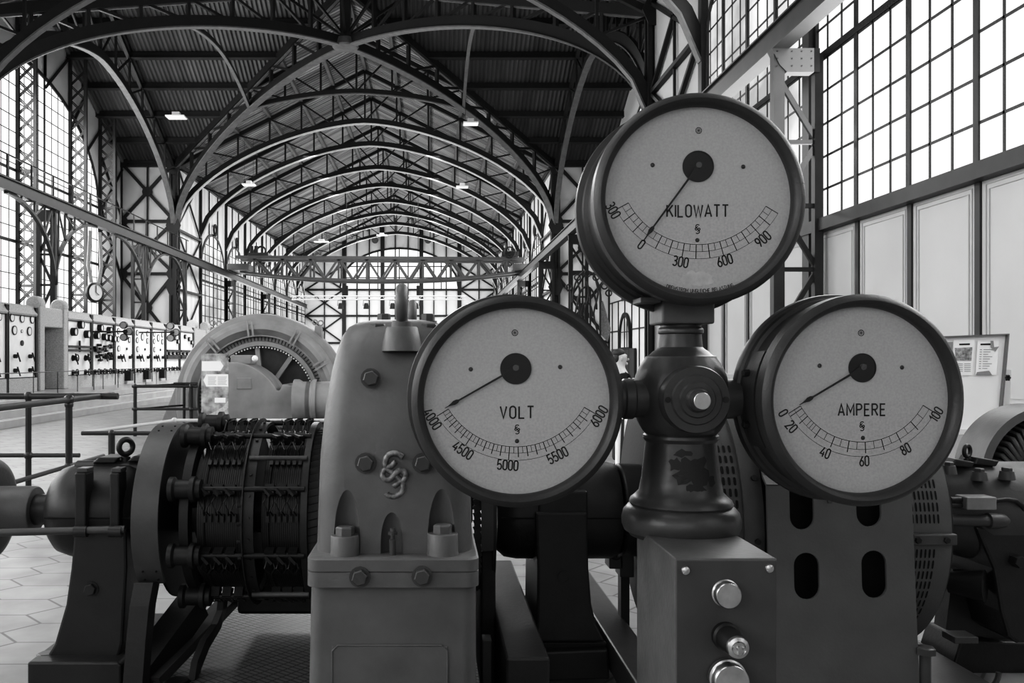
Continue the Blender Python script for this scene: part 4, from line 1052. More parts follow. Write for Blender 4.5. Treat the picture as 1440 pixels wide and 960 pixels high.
# ------------------------------------------------------------ windows
WN = [0]
def archpoly(c, hw, sill, spring, crown, p=2.0, n=20):
    top = [(c + hw * math.cos(PI * k / n), spring + (crown - spring) * (max(0, 1 - abs(math.cos(PI * k / n)) ** p)) ** (1 / p)) for k in range(n + 1)]
    return [(c - hw, sill), (c + hw, sill)] + top
def top_at(t, c, hw, spring, crown, p=2.0):
    u = abs(t - c) / hw
    return spring + (crown - spring) * max(0, 1 - u ** p) ** (1 / p) if u < 1 else spring
def half_at(z, hw, spring, crown, p=2.0):
    if z <= spring: return hw
    v = (z - spring) / (crown - spring)
    return hw * max(0, 1 - v ** p) ** (1 / p) if v < 1 else 0
def window(mp, inw, c, hw, sill, spring, crown, heavy_t, thin_t, heavy_z, thin_z, label, pm, fm=None, tw=.05, hwid=.2, dep=.03, rim=.10, p=2.0):
    """MP(t, z) on the wall plane, INW the inward normal"""
    WN[0] += 1; inw = V(inw).normalized(); fm = fm or steel
    t = thing(f'window_{WN[0]}', label, 'window', mp(c, sill), None, 'structure')
    g = MB(); pl = archpoly(c, hw, sill, spring, crown, p); g.poly(pl, [], mp); g.build('glass', pm, t)
    side = (V(mp(1, 0)) - V(mp(0, 0)))
    b = MB(); off = inw * .025
    for tt in thin_t: b.bar(mp(tt, sill) + off, mp(tt, top_at(tt, c, hw, spring, crown, p)) + off, tw, dep, side)
    for z in thin_z:
        h = half_at(z, hw, spring, crown, p)
        if h > .1: b.bar(mp(c - h, z) + off, mp(c + h, z) + off, tw, dep, (0, 0, 1))
    if b.v: b.build('glazing_bars', fm, t)
    b = MB(); off = inw * .035
    for tt in heavy_t: b.bar(mp(tt, sill) + off, mp(tt, top_at(tt, c, hw, spring, crown, p)) + off, hwid, dep * 1.6, side)
    for z in heavy_z:
        h = half_at(z, hw, spring, crown, p)
        if h > .1: b.bar(mp(c - h, z) + off, mp(c + h, z) + off, hwid * 1.1, dep * 2.4, (0, 0, 1))
    if b.v: b.build('mullions', fm, t)
    e = MB(); pp = [mp(*q) + inw * .04 for q in pl]; e.sweep(pp, inw, .06, rim, 0, True); e.build('window_frame', fm, t)
    return pl
def fr(a, b, s):
    out = []; x = a
    while x <= b + 1e-6: out.append(x); x += s
    return out

def planeX(x): return lambda t, z: V((x, t, z))
def planeY(y): return lambda t, z: V((t, y, z))

# right nave wall, near part ------------------------------------------------
mpR = planeX(XR); sill = EYE + 2.25; trz = EYE + 5.02
hA = window(mpR, (-1, 0, 0), 17.35, 2.75, sill, 9.3, 10.4, [19.05, 17.6, 16.15], fr(15.1, 20.0, .4833), [trz], [sill + .54 * k for k in range(1, 14)], 'tall window right of the kilowatt gauge beyond the crane rail bracket', pane_v, steel_m, .035, .10, .016, .08)
heav = [13.06, 11.62, 10.17, 8.72]
thin = [h + d for h in [14.5, 13.06, 11.62, 10.17] for d in (-.48, -.96)]
hB = window(mpR, (-1, 0, 0), 11.6, 2.8, sill, 9.3, 10.6, heav[:3], thin, [trz], [sill + .54 * k for k in range(1, 14)], 'large bright window at the upper right above the white panels', pane, steel_m, .035, .10, .016, .08)
# end bays behind the camera
hC = window(mpR, (-1, 0, 0), 5.0, 2.6, sill, 9.3, 10.6, [3.6, 5, 6.4], fr(2.6, 7.4, .48), [trz], [sill + .54 * k for k in range(1, 14)], 'tall window of the right wall beside the camera', pane_s, steel_m, .04, .15)
hD = window(mpR, (-1, 0, 0), -3.0, 2.6, sill, 9.3, 10.6, [-4.4, -3, -1.6], fr(-5.4, -.6, .48), [trz], [sill + .54 * k for k in range(1, 14)], 'tall window of the right wall behind the camera', pane_b, steel_m, .04, .15)
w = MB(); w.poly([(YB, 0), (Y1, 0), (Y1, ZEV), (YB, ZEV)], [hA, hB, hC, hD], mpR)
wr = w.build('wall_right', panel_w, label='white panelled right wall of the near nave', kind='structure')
bm_ = MB(); off = -.06
posts = [h for h in heav + [14.45, 15.1 + 1.05 - .0, 17.6, 19.05, 20.3, 7.3, 5.9]]
for y in [13.06, 11.62, 10.17, 8.72, 7.3, 5.9, 16.15, 17.6, 19.05]: bm_.box(XR - .03, XR, y - .05, y + .05, 0, sill)
for y in (14.55, 20.3): bm_.box(XR - .16, XR, y - .13, y + .13, 0, ZEV)
bm_.box(XR - .18, XR, YB, 20.3, sill - .16, sill + .04)
bm_.box(XR - .10, XR, 20.3, Y1, sill - .1, sill + .02)
bm_.build('mullions', steel_m, wr)
ml = MB()
ed = [5.9, 7.3, 8.72, 10.17, 11.62, 13.06, 14.55, 16.15, 17.6, 19.05, 20.3]
for a, b in zip(ed[:-1], ed[1:]):
    for k in (.13, .19): ml.sweep([(XR - .004, a + k, .9 + k), (XR - .004, b - k, .9 + k), (XR - .004, b - k, sill - .08 - k), (XR - .004, a + k, sill - .08 - k)], (1, 0, 0), .02, .018, 0, True)
ml.build('panel_moulding', mould, wr)
br = MB()
ya, yb = 20.4, 25.0
for z0, z1 in ((sill, 6.6), (6.6, 9.3), (9.3, ZEV)):
    br.bar((XR - .1, ya, z0), (XR - .1, yb, z1), .12, .1, (1, 0, 0)); br.bar((XR - .1, yb, z0), (XR - .1, ya, z1), .12, .1, (1, 0, 0))
    br.bar((XR - .1, ya, z1), (XR - .1, yb, z1), .14, .12, (1, 0, 0))
br.bar((XR - .08, 22.7, 0), (XR - .08, 22.7, ZEV), .07, .07)
br.build('cross_brace', steel, wr)
MB().box(XR - .12, XR, YB, Y1, 0, .95).build('dado', mat('dado_paint', .30, .6, 0, .15, 2), wr)

# left nave wall near the camera (outside the frame, it lets the daylight in)
mpL = planeX(XL); hl = []
for c in (-8, 0, 8, 16):
    hl.append(window(mpL, (1, 0, 0), c, 3.0, 3.2, 9.0, 10.6, [c - 1, c + 1], fr(c - 2.5, c + 2.5, 1), [6, 9], fr(3.7, 10, .6), f'tall window of the left wall, {ORD[WN[0] % 4]} from the back of the hall', pane_s, steel_m, .04, .15))
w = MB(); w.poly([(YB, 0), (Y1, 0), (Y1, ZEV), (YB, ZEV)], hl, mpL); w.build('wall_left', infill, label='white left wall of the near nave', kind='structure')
# wall behind the camera
mpB = planeY(YB)
hb_ = window(mpB, (0, 1, 0), XC, 6.5, 3.0, 8.5, 12.6, [XC + d for d in (-4.3, -2.1, 0, 2.1, 4.3)], fr(XC - 6, XC + 6, 1.0), [5.5, 8.5], fr(3.8, 12, .8), 'great arched window of the gable behind the camera', pane_b, steel_m, .05, .18)
w = MB(); w.poly([(XL, 0), (XR, 0), (XR, ZEV), (XC, ZRI), (XL, ZEV)], [hb_], mpB); w.build('wall_front', infill, label='gable wall behind the camera', kind='structure')

# left transept -----------------------------------------------------------------
mpT = planeX(XTL)
zs = [3.0 + .62 * k for k in range(0, 18)]
hT = window(mpT, (1, 0, 0), 34.3, 7.85, 2.2, EYE + 7.2, EYE + 12.05, [31.4, 36.2, 40.4], fr(27, 42, .62), [EYE + 4.6, EYE + 7.4], zs, 'huge arched window of the left transept behind lattice columns', pane, steel_m, .030, .10, .016, .16)
w = MB(); w.poly([(Y1, 0), (Y2, 0), (Y2, ZEV), (YC, ZRI), (Y1, ZEV)], [hT], mpT)
wt = w.build('wall_left', infill_d, label='gable wall of the left transept around the arched window', kind='structure')
b = MB()
for y in (36.2, 40.4, 44.3, 31.4):
    zt = roof_z((y - YC) / (Y2 - YC)); b.bar((XTL + .08, y, top_at(y, 34.3, 7.85, EYE + 7.2, EYE + 12.05)), (XTL + .08, y, zt), .08, .08)
for (ya, za, yb, zb) in ((33.8, 13.6, 36.2, 15.9), (36.2, 13.0, 38.7, 15.2), (38.7, 11.9, 40.4, 13.9), (40.4, 11.2, 42.2, 12.8), (36.2, 15.9, 36.2, 13.5), (42.4, 11.5, 45.2, 8.9), (42.4, 8.9, 45.2, 11.5), (42.4, 5.6, 45.2, 8.9), (42.4, 8.9, 45.2, 5.6)):
    b.bar((XTL + .08, ya, za), (XTL + .08, yb, zb), .09, .08, (1, 0, 0))
b.build('gable_braces', steel, wt)
MB().bar((XTL + .12, Y2, ZEV - .1), (XTL + .12, YC, ZRI - .1), .12, .14, (1, 0, 0)).build('verge_trim', purlin_m, wt)
# return walls facing the camera
for nm, x0, x1, lab in (('wall_left_return', XTL, XL, 'pale braced wall between left transept and far left pier'), ('wall_right_return', XR, XTR, 'pale braced wall right of the far right pier')):
    w = MB(); w.poly([(x0, 0), (x1, 0), (x1, ZEV), (x0, ZEV)], [], planeY(Y2)); wo = w.build(nm, infill_d, label=lab, kind='structure')
    b = MB(); g = MB(); xm = (x0 + x1) / 2; y = Y2 - .1
    lv = [2.4, 6.0, 8.78, ZEV - .05]
    for z0, z1 in zip(lv[:-1], lv[1:]):
        b.bar((x0, y, z0), (x1, y, z1), .22, .1, (0, 1, 0)) if False else None
        for p_, q_ in (((x0, y, z0), (x1, y, z1)), ((x1, y, z0), (x0, y, z1))): b.bar(p_, q_, .12, .15, (0, 1, 0))
        MB().lathe([(0, 0), (.26, 0), (.26, .08), (0, .08)], (xm, y - .08, (z0 + z1) / 2), (0, 1, 0), 16).build('gusset_plate', steel, wo)
    for z in lv: b.bar((x0, y, z), (x1, y, z), .12, .16, (0, 1, 0))
    for x in (x0, x1): 
        b.bar((x, y, 0), (x, y, ZEV), .16, .12, (1, 0, 0))
        for z in lv[1:]: MB().lathe([(0, 0), (.32, 0), (.32, .08), (0, .08)], (x + (.1 if x == x0 else -.1), y - .1, z), (0, 1, 0), 6).build('gusset_plate', steel, wo)
    b.bar((xm, y, 0), (xm, y, ZEV), .08, .06, (1, 0, 0))
    b.build('cross_brace', steel, wo)
# right transept gable with door
mpTR = planeX(XTR)
hTR = window(mpTR, (-1, 0, 0), 34.3, 7.85, 4.4, EYE + 7.2, EYE + 12.05, [31.4, 36.2, 38.7, 40.4], fr(27, 42, .8), [EYE + 4.6, EYE + 7.4], zs[3:], 'arched window of the right transept glimpsed beside the kilowatt gauge', pane, steel_m, .05, .12)
w = MB(); w.poly([(Y1, 0), (Y2, 0), (Y2, ZEV), (YC, ZRI), (Y1, ZEV)], [hTR], mpTR); wq = w.build('wall_right', infill_d, label='gable wall of the right transept', kind='structure')
b = MB()
for y in fr(37.2, 44.8, 1.45): b.bar((XTR - .03, y, 0), (XTR - .03, y, 4.4), .05, .04)
for z in (2.9, 4.4): b.bar((XTR - .03, Y1, z), (XTR - .03, Y2, z), .05, .05)
b.build('wall_bars', steel, wq)
# doorway
dr = thing('door_1', 'dark door under an arched fanlight behind the person', 'door', (XTR - .1, 41.2, 0), None, 'structure')
MB().box(XTR - .14, XTR - .04, 39.2, 44.2, 0, 2.0).build('door_leaf', iron_d, dr)
d = MB(); d.poly(archpoly(41.3, 1.0, 2.05, 2.5, 3.6), [], planeX(XTR - .06)); d.build('fanlight', pane_v, dr)
d = MB(); d.sweep([V((XTR - .08, t_, z_)) for t_, z_ in archpoly(41.3, 1.05, .0, 2.5, 3.65)], (1, 0, 0), .12, .18, 0, True); d.bar((XTR - .1, 40.2, 2.0), (XTR - .1, 42.4, 2.0), .1, .12); d.bar((XTR - .1, 41.3, 2), (XTR - .1, 41.3, 3.6), .05, .05); d.bar((XTR - .1, 40.8, 2), (XTR - .1, 40.8, 3.5), .04, .04); d.bar((XTR - .1, 40.3, 2.8), (XTR - .1, 42.3, 2.8), .04, .04); d.build('door_frame', steel, dr)

# far nave walls -----------------------------------------------------------------
for x, inw, nm, side in ((XL, (1, 0, 0), 'wall_left_nave', 'left'), (XR, (-1, 0, 0), 'wall_right_nave', 'right')):
    mp = planeX(x); hs = []; s = inw[0]
    edges = TY[1:] + [YE]
    for i in range(len(edges) - 1):
        c = (edges[i] + edges[i + 1]) / 2; h = (edges[i + 1] - edges[i]) / 2 - .22
        hs.append(window(mp, inw, c, h, 1.6, EYE + 5.2, EYE + 7.6, [c], [c + d * h / 3 for d in (-2, -1, 1, 2)], [EYE + 4.6, EYE + 1.8], fr(2.2, EYE + 7.4, .62), f'{ORD[i]} arched window of the far {side} nave wall counted from the crossing', pane_v, steel, .05, .12, rim=.16))
    w = MB(); w.poly([(Y2, 0), (YE, 0), (YE, ZEV), (Y2, ZEV)], hs, mp); wo = w.build(nm, siding, label=f'pale {side} wall of the far nave with arched windows', kind='structure')
    b = MB(); g = MB()
    for y in edges[:-1]: b.bar((x + s * .09, y, 0), (x + s * .09, y, ZEV - .1), .14, .14)
    b.bar((x + s * .1, Y2, ZEV - .1), (x + s * .1, YE, ZEV - .1), .16, .16)
    for i in range(len(edges) - 1):
        for k in (.33, .66): 
            y = edges[i] + (edges[i + 1] - edges[i]) * k; b.bar((x + s * .05, y, EYE + 6.9), (x + s * .05, y, ZEV), .06, .06)
        c = (edges[i] + edges[i + 1]) / 2
        MB().torus((x + s * .15, c, EYE + 7.95), (1, 0, 0), .32, .07, 20, 6).build('ring_ornament', steel, wo)
    b.build('wall_posts', steel, wo)
    b = MB()
    for z0, z1 in ((1.6, 5.2), (5.2, 8.4), (8.4, ZEV)):
        for p_, q_ in (((Y2, z0), (TY[1], z1)), ((TY[1], z0), (Y2, z1))): b.bar(mp(*p_) + V((s * .1, 0, 0)), mp(*q_) + V((s * .1, 0, 0)), .08, .08, (1, 0, 0))
        b.bar(mp(Y2, z1) + V((s * .1, 0, 0)), mp(TY[1], z1) + V((s * .1, 0, 0)), .12, .12, (1, 0, 0))
    b.build('cross_brace', steel, wo)
# end wall
mpE = planeY(YE)
eh = window(mpE, (0, -1, 0), -3.55, 6.3, EYE + 7.3, EYE + 7.75, EYE + 11.75, [-3.55 - 4.2, -3.55 - 0.1 + .0, -3.55 + 4.2][:0], [-3.55 + d for d in (-4.5, -2.3, 0, 2.3, 4.5)], [], [EYE + 8.6, EYE + 9.8], 'bright half round window of the far end wall above the crane bridge', pane, steel, .10, .2, rim=.2)
w = MB(); w.poly([(XL, 0), (XR, 0), (XR, ZEV), (XC, ZRI), (XL, ZEV)], [eh], mpE); we = w.build('wall_back', infill, label='pale panelled end wall of the hall', kind='structure')
b = MB(); y = YE - .1
for d in (-8.25, -2.0, 4.05): pass
for px, hv in ((484, 1), (538, 1), (592.5, 1), (646, 1)): b.bar((XX(px, YE), y, 0), (XX(px, YE), y, EYE + 14), .42, .2)
for px in (502, 519.5, 556, 574, 610, 627.5): b.bar((XX(px, YE), y, 0), (XX(px, YE), y, EYE + 15), .12, .1)
for z in (EYE + 7.3, EYE + 4.5, EYE + 1.6): b.bar((XL, y, z), (XR, y, z), .14, .22)
for a_, b_ in ((430, 483), (647, 700)):
    for z0, z1 in ((1.6, 4.5), (4.5, 7.3), (7.3, 9.9)):
        for p_, q_ in (((a_, z0), (b_, z1)), ((b_, z0), (a_, z1))): b.bar((XX(p_[0], YE), y, EYE + p_[1]), (XX(q_[0], YE), y, EYE + q_[1]), .16, .16, (0, 1, 0))
    b.bar((XX((a_ + b_) / 2, YE), y, 0), (XX((a_ + b_) / 2, YE), y, EYE + 11), .12, .1)
b.build('end_wall_frame', steel, we)
for px in (527.5, 602): MB().tube((XX(px, YE), YE - .25, EYE + 12.6), (XX(px, YE), YE, EYE + 12.6), .35, None, 20).build('round_vent', iron_g, we)
# ------------------------------------------------------------ lattice columns of the left transept
def lattice(y, lab):
    t = thing('lattice_column', lab, 'lattice column', (XTL + .42, y, 0), 'lattice columns of the left transept', 'structure')
    zt = roof_z((y - YC) / (Y2 - YC)) - .1
    for x in (XTL + .08, XTL + .78): MB().bar((x, y, 0), (x, y, zt), .13, .13).build('chord', lattice_m, t)
    l = MB(); z = .3; st = .68
    while z + st < zt:
        for o in (-.04, .04): l.bar((XTL + .08, y, z + o), (XTL + .78, y, z + st + o), .02, .045, (0, 1, 0)); l.bar((XTL + .78, y + .03, z + o), (XTL + .08, y + .03, z + st + o), .02, .045, (0, 1, 0))
        z += st
    for z in (4.4, EYE + 4.6, EYE + 7.4): l.bar((XTL + .08, y, z), (XTL + .78, y, z), .1, .1, (0, 1, 0))
    l.build('lattice', lattice_m, t)
for y, lab in ((33.8, 'lattice column at the left edge of the picture in front of the arched window'), (38.7, 'middle lattice column of the left transept window'), (42.2, 'lattice column at the far edge of the left arched window'), (29.0, 'lattice column of the left transept nearest the camera')):
    lattice(y, lab)

# ------------------------------------------------------------ crane runway
ZR0, ZR1 = EYE + 5.11, EYE + 5.45
for x, x2, nm, ya, yb in ((-12.9, -13.1, 'left', 12, 88), (5.6, 5.82, 'right', 2, 88)):
    t = thing('crane_rail', f'long crane runway girder along the {nm} side of the hall', 'crane rail', (x, 40, ZR0), None, 'structure')
    lo, hi = min(x, x2), max(x, x2)
    MB().box(lo + .02, hi - .02, ya, yb, ZR0, ZR1).build('girder_web', rail_g if nm == 'left' else steel_m, t)
    m_ = MB(); m_.box(lo - .02, hi + .04, ya, yb, ZR0 - .03, ZR0); m_.box(lo - .04, hi + .04, ya, yb, ZR1, ZR1 + .03); m_.build('flange', rail_r if nm == 'right' else rail_g, t)
    MB().box((lo + hi) / 2 - .03, (lo + hi) / 2 + .03, ya, yb, ZR1 + .03, ZR1 + .09).build('rail', steel, t)
    if nm == 'left':
        for z in (.55, 1.0): pass
        hr_ = MB(); hr_.tube((x - .25, ya, ZR1 + .85), (x - .25, 46, ZR1 + .85), .025, None, 6)
        for y in fr(ya, 46, 1.6): hr_.bar((x - .25, y, ZR1), (x - .25, y, ZR1 + .85), .05, .05)
        hr_.build('walkway_railing', steel, t)
def support(x, xw, y, lab, detail=True):
    t = thing('crane_rail_support', lab, 'steel support', (x, y, 0), 'steel supports of the crane rails', 'structure')
    s = 1 if xw > x else -1
    c_ = MB(); c_.bar((x + s * .1, y, 0), (x + s * .1, y, ZR0 - .03), .18, .16, (1, 0, 0)); c_.bar((xw, y, 0), (xw, y, ZR0 - .1), .14, .14, (1, 0, 0)); c_.build('post', steel_m if y < 20 else steel, t)
    h = MB(); h.prism([(x - .03 * s, ZR0 - .03), (x + s * .22, ZR0 - .03), (xw, ZR0 - .03), (xw, ZR0 - .42), (x + s * .22, ZR0 - .42), (x + s * .1, ZR0 - .3)], lambda a, b: V((a, y - .1, b)), (0, .2, 0)); 
    if y < 20:
        for a_ in (.06, .30, .46, .62):
            for b_ in (.08, .2, .32): h.tube((x + s * a_, y - .11, ZR0 - b_), (x + s * a_, y - .1, ZR0 - b_), .012, None, 8, 1)
    h.build('bracket_head', [crane_m if y < 20 else steel, steel], t)
    b = MB(); z = ZR0 - .5; k = 0; step = 1.05
    while z - step > .2:
        p_, q_ = ((x + s * .12), xw) if k % 2 == 0 else (xw, (x + s * .12))
        b.bar((p_, y, z), (q_, y, z - step), .06, .08, (0, 1, 0)); b.bar((x + s * .1, y, z - step), (xw, y, z - step), .06, .07, (0, 1, 0)); z -= step; k += 1
    b.build('bracing', steel_m if y < 20 else steel, t)
support(5.6, 6.36, 14.1, 'riveted crane rail support with bracket head right of the kilowatt gauge')
names = {25.1: 'beside the near right crossing pier', 35.2: 'in the middle of the transept opening', 45.3: 'beside the far crossing pier', 56.3: 'in the far nave', 68.2: 'deep in the far nave', 79.8: 'close to the end wall'}
for y in (35.2, 45.0, 56.3, 68.2): support(5.6, 6.36, y, f'braced right hand crane rail support {names.get(round(y,1), "beside the far crossing pier")}')
LS = [(29.4, 'left crane rail support nearest the camera, behind the stone doorway'), (38.6, 'left crane rail support in the middle of the transept'), (45.0, 'left crane rail support beside the far pier'), (56.3, 'left crane rail support in the far nave'), (68.2, 'left crane rail support deep in the far nave')]
for y, lab in LS: support(-12.95, -13.55, y, lab)
# curved knee braces below the left rail
def knee(y0, y1, lab):
    t = MB(); n = 16; x = -13.0
    pts = [V((x, y0 + (y1 - y0) * (1 - math.cos(PI / 2 * k / n)), ZR0 - 2.6 + 2.55 * math.sin(PI / 2 * k / n))) for k in range(n + 1)]
    t.sweep(pts, (1, 0, 0), .12, .10)
    for k in (4, 7, 10, 13): t.bar(pts[k], (x, pts[k].y, ZR0), .05, .05, (1, 0, 0)); t.bar(pts[k], (x, pts[max(k - 3, 0)].y, ZR0), .05, .05, (1, 0, 0))
    t.build('knee_brace', steel_m, label=lab, cat='knee brace', group='curved knee braces below the left crane rail', kind='structure')
knee(29.4, 33.0, 'curved brace rising to the far side of the nearest left rail support')
knee(29.4, 26.0, 'curved brace rising to the near side of the nearest left rail support')
knee(38.6, 35.0, 'curved brace rising to the near side of the middle left rail support')
knee(38.6, 42.0, 'curved brace rising to the far side of the middle left rail support')
knee(45.0, 42.4, 'curved brace rising beside the far left pier')

# ------------------------------------------------------------ travelling crane
YK = 54.5
cr = thing('crane_bridge', 'travelling crane bridge spanning the hall on its rails', 'crane', (XC, YK, ZR1 + .1))
def cpt(px, py): return P(px, py, YK)
for dy in (0, 1.6):
    top = [V((XX(332, YK), YK + dy, ZZ(361.5, YK))), V((XX(738, YK), YK + dy, ZZ(364, YK)))]
    MB().bar(top[0], top[1], .26, .20, (0, 1, 0)).build('top_chord', crane_m, cr)
    xs = [XX(338, YK) + (XX(733, YK) - XX(338, YK)) * i / 20 for i in range(21)]
    def bot(x):
        u = (x - xs[10]) / (xs[20] - xs[10]); return ZZ(382 + 12 * max(0, 1 - abs(u) ** 2.2) , YK)
    MB().sweep([V((x, YK + dy, bot(x))) for x in xs], (0, 1, 0), .24, .15).build('bottom_chord', crane_m, cr)
    w = MB()
    for i, x in enumerate(xs):
        zt = ZZ(363, YK)
        if i % 2: w.bar((x, YK + dy, bot(x)), (x, YK + dy, zt), .10, .12, (0, 1, 0))
        if i < 20:
            a, b = (bot(x), zt) if i % 2 == 0 else (zt, bot(xs[i + 1]))
            w.bar((x, YK + dy, a), (xs[i + 1], YK + dy, b), .10, .13, (0, 1, 0))
    w.build('truss_web', crane_m, cr)
for pa_, pb_ in ((322, 352), (720, 741)): MB().box(XX(pa_, YK), XX(pb_, YK), YK - .6, YK + 2.2, ZR1 + .09, ZZ(372, YK)).build('end_carriage', crane_m, cr, None, .03)
tr = thing('crane_trolley', 'hoist trolley with flywheel at the right end of the crane bridge', 'crane trolley', P(715, 360, YK))
c_ = P(716, 357, YK)
MB().box(c_.x - .5, c_.x + .6, YK - .3, YK + 1.6, ZZ(360, YK), ZZ(354, YK)).build('trolley_body', steel_m, tr)
w = MB().torus(c_ + V((0, -.4, .05)), (0, 1, 0), .34, .05, 24, 8)
for a in range(6): w.bar(c_ + V((0, -.4, .05)), c_ + V((math.cos(a) * .34, -.4, .05 + math.sin(a) * .34)), .05)
w.build('flywheel', steel, tr)
hk = thing('crane_winch', 'small winch drum on the left end of the crane bridge', 'winch', P(365, 355, YK))
c_ = P(366, 353, YK); MB().box(c_.x - .8, c_.x + .5, YK, YK + 1.2, ZZ(359, YK), ZZ(355, YK)).build('winch_bed', steel_m, hk)
MB().torus(c_ + V((0, .3, .05)), (0, 1, 0), .28, .06, 20, 8).build('winch_wheel', steel, hk, 40)
for sx in (-.6, -.3): MB().tube(c_ + V((sx, .2, -.15)), c_ + V((sx, .2, .35)), .12, None, 12).build('winch_post', steel, hk, 40)

# floodlight truss with four lamps, in front of the end wall
YF = 62.0
t = thing('lighting_truss', 'bright aluminium lighting truss hanging across the far nave', 'lighting truss', P(532, 421, YF))
a = MB(); za, zb = ZZ(416, YF), ZZ(421, YF); x0, x1 = XX(410, YF), XX(655, YF)
for z in (za, zb): a.tube((x0, YF, z), (x1, YF, z), .035, None, 8); a.tube((x0, YF + .25, z), (x1, YF + .25, z), .035, None, 8)
n = 52
for i in range(n):
    xa = x0 + (x1 - x0) * i / n; xb = x0 + (x1 - x0) * (i + 1) / n; a.bar((xa, YF, za if i % 2 else zb), (xb, YF, zb if i % 2 else za), .03)
a.build('truss_tubes', alu, t)
hg = MB()
for px in (487, 588): hg.tube((XX(px, YF), YF + .1, za), (XX(px, YF), YF + .1, 13.2), .02, None, 6); hg.box(XX(px, YF) - .12, XX(px, YF) + .12, YF, YF + .2, za, za + .75)
hg.build('hoist', iron_k, t)
for i, px in enumerate((479, 515, 552, 585)):
    o = P(px, 428, YF)
    l = thing('stage_lamp', f'{ORD[i]} stage lamp from the left hanging under the lighting truss', 'lamp', o, 'stage lamps under the lighting truss')
    MB().lathe([(0, .22), (.12, .22), (.17, .1), (.2, -.12), (.22, -.2), (0, -.2)], o - V((0, 0, .12)), (0, 0, 1), 16).build('lamp_housing', iron_k, l, 40)
    m_ = MB().sweep([o + V((-.22, 0, -.1)), o + V((-.2, 0, .3)), o + V((.2, 0, .3)), o + V((.22, 0, -.1))], (0, 1, 0), .05, .04); m_.tube(o + V((0, 0, .3)), V((o.x, YF, zb)), .03, None, 6); m_.build('yoke', iron_k, l)

# flat pendant lamps
for i, (px, py, Y, w_, lab) in enumerate(((248, 165, 37.5, .75, 'flat white pendant lamp hanging before the dark transept roof'), (662, 174, 38.5, .62, 'flat white pendant lamp in front of the right diagonal rib'), (350, 260, 46.5, .62, 'small white pendant lamp below the left nave arches'), (650, 263, 48.0, .62, 'small white pendant lamp below the right nave arches'), (537, 331, 80.0, .9, 'tiny white pendant lamp before the end wall'), (452, 340, 70.0, 1.1, 'pale pendant lamp under the far left roof slope'))):
    o = P(px, py, Y)
    t = thing('pendant_lamp', lab, 'lamp', o, 'pendant lamps of the hall')
    b = MB(); hw = w_ * .55
    b.hexa([o + V(p) for p in ((-hw, -.28, -.02), (hw, -.28, -.02), (hw, .28, -.02), (-hw, .28, -.02), (-hw, -.28, .04), (hw, -.28, .04), (hw, .28, .04), (-hw, .28, .04))]); b.build('lamp_frame', white, t)
    MB().box(o.x - hw * .92, o.x + hw * .92, o.y - .25, o.y + .25, o.z - .028, o.z - .021).build('diffuser', lampglow, t)
    MB().box(o.x - hw * .4, o.x + hw * .4, o.y - .12, o.y + .12, o.z + .04, o.z + .22).build('ballast', alu, t)
    c_ = MB(); zt = roof_z((o.x - XC) / HW) - .3 if Y > Y2 else 13.9 if i != 1 else 13.2
    for sx in (-.7, .7): c_.tube((o.x + sx * hw, o.y, o.z + .04), (o.x + sx * hw, o.y, zt), .008, None, 5)
    c_.build('wires', steel, t)

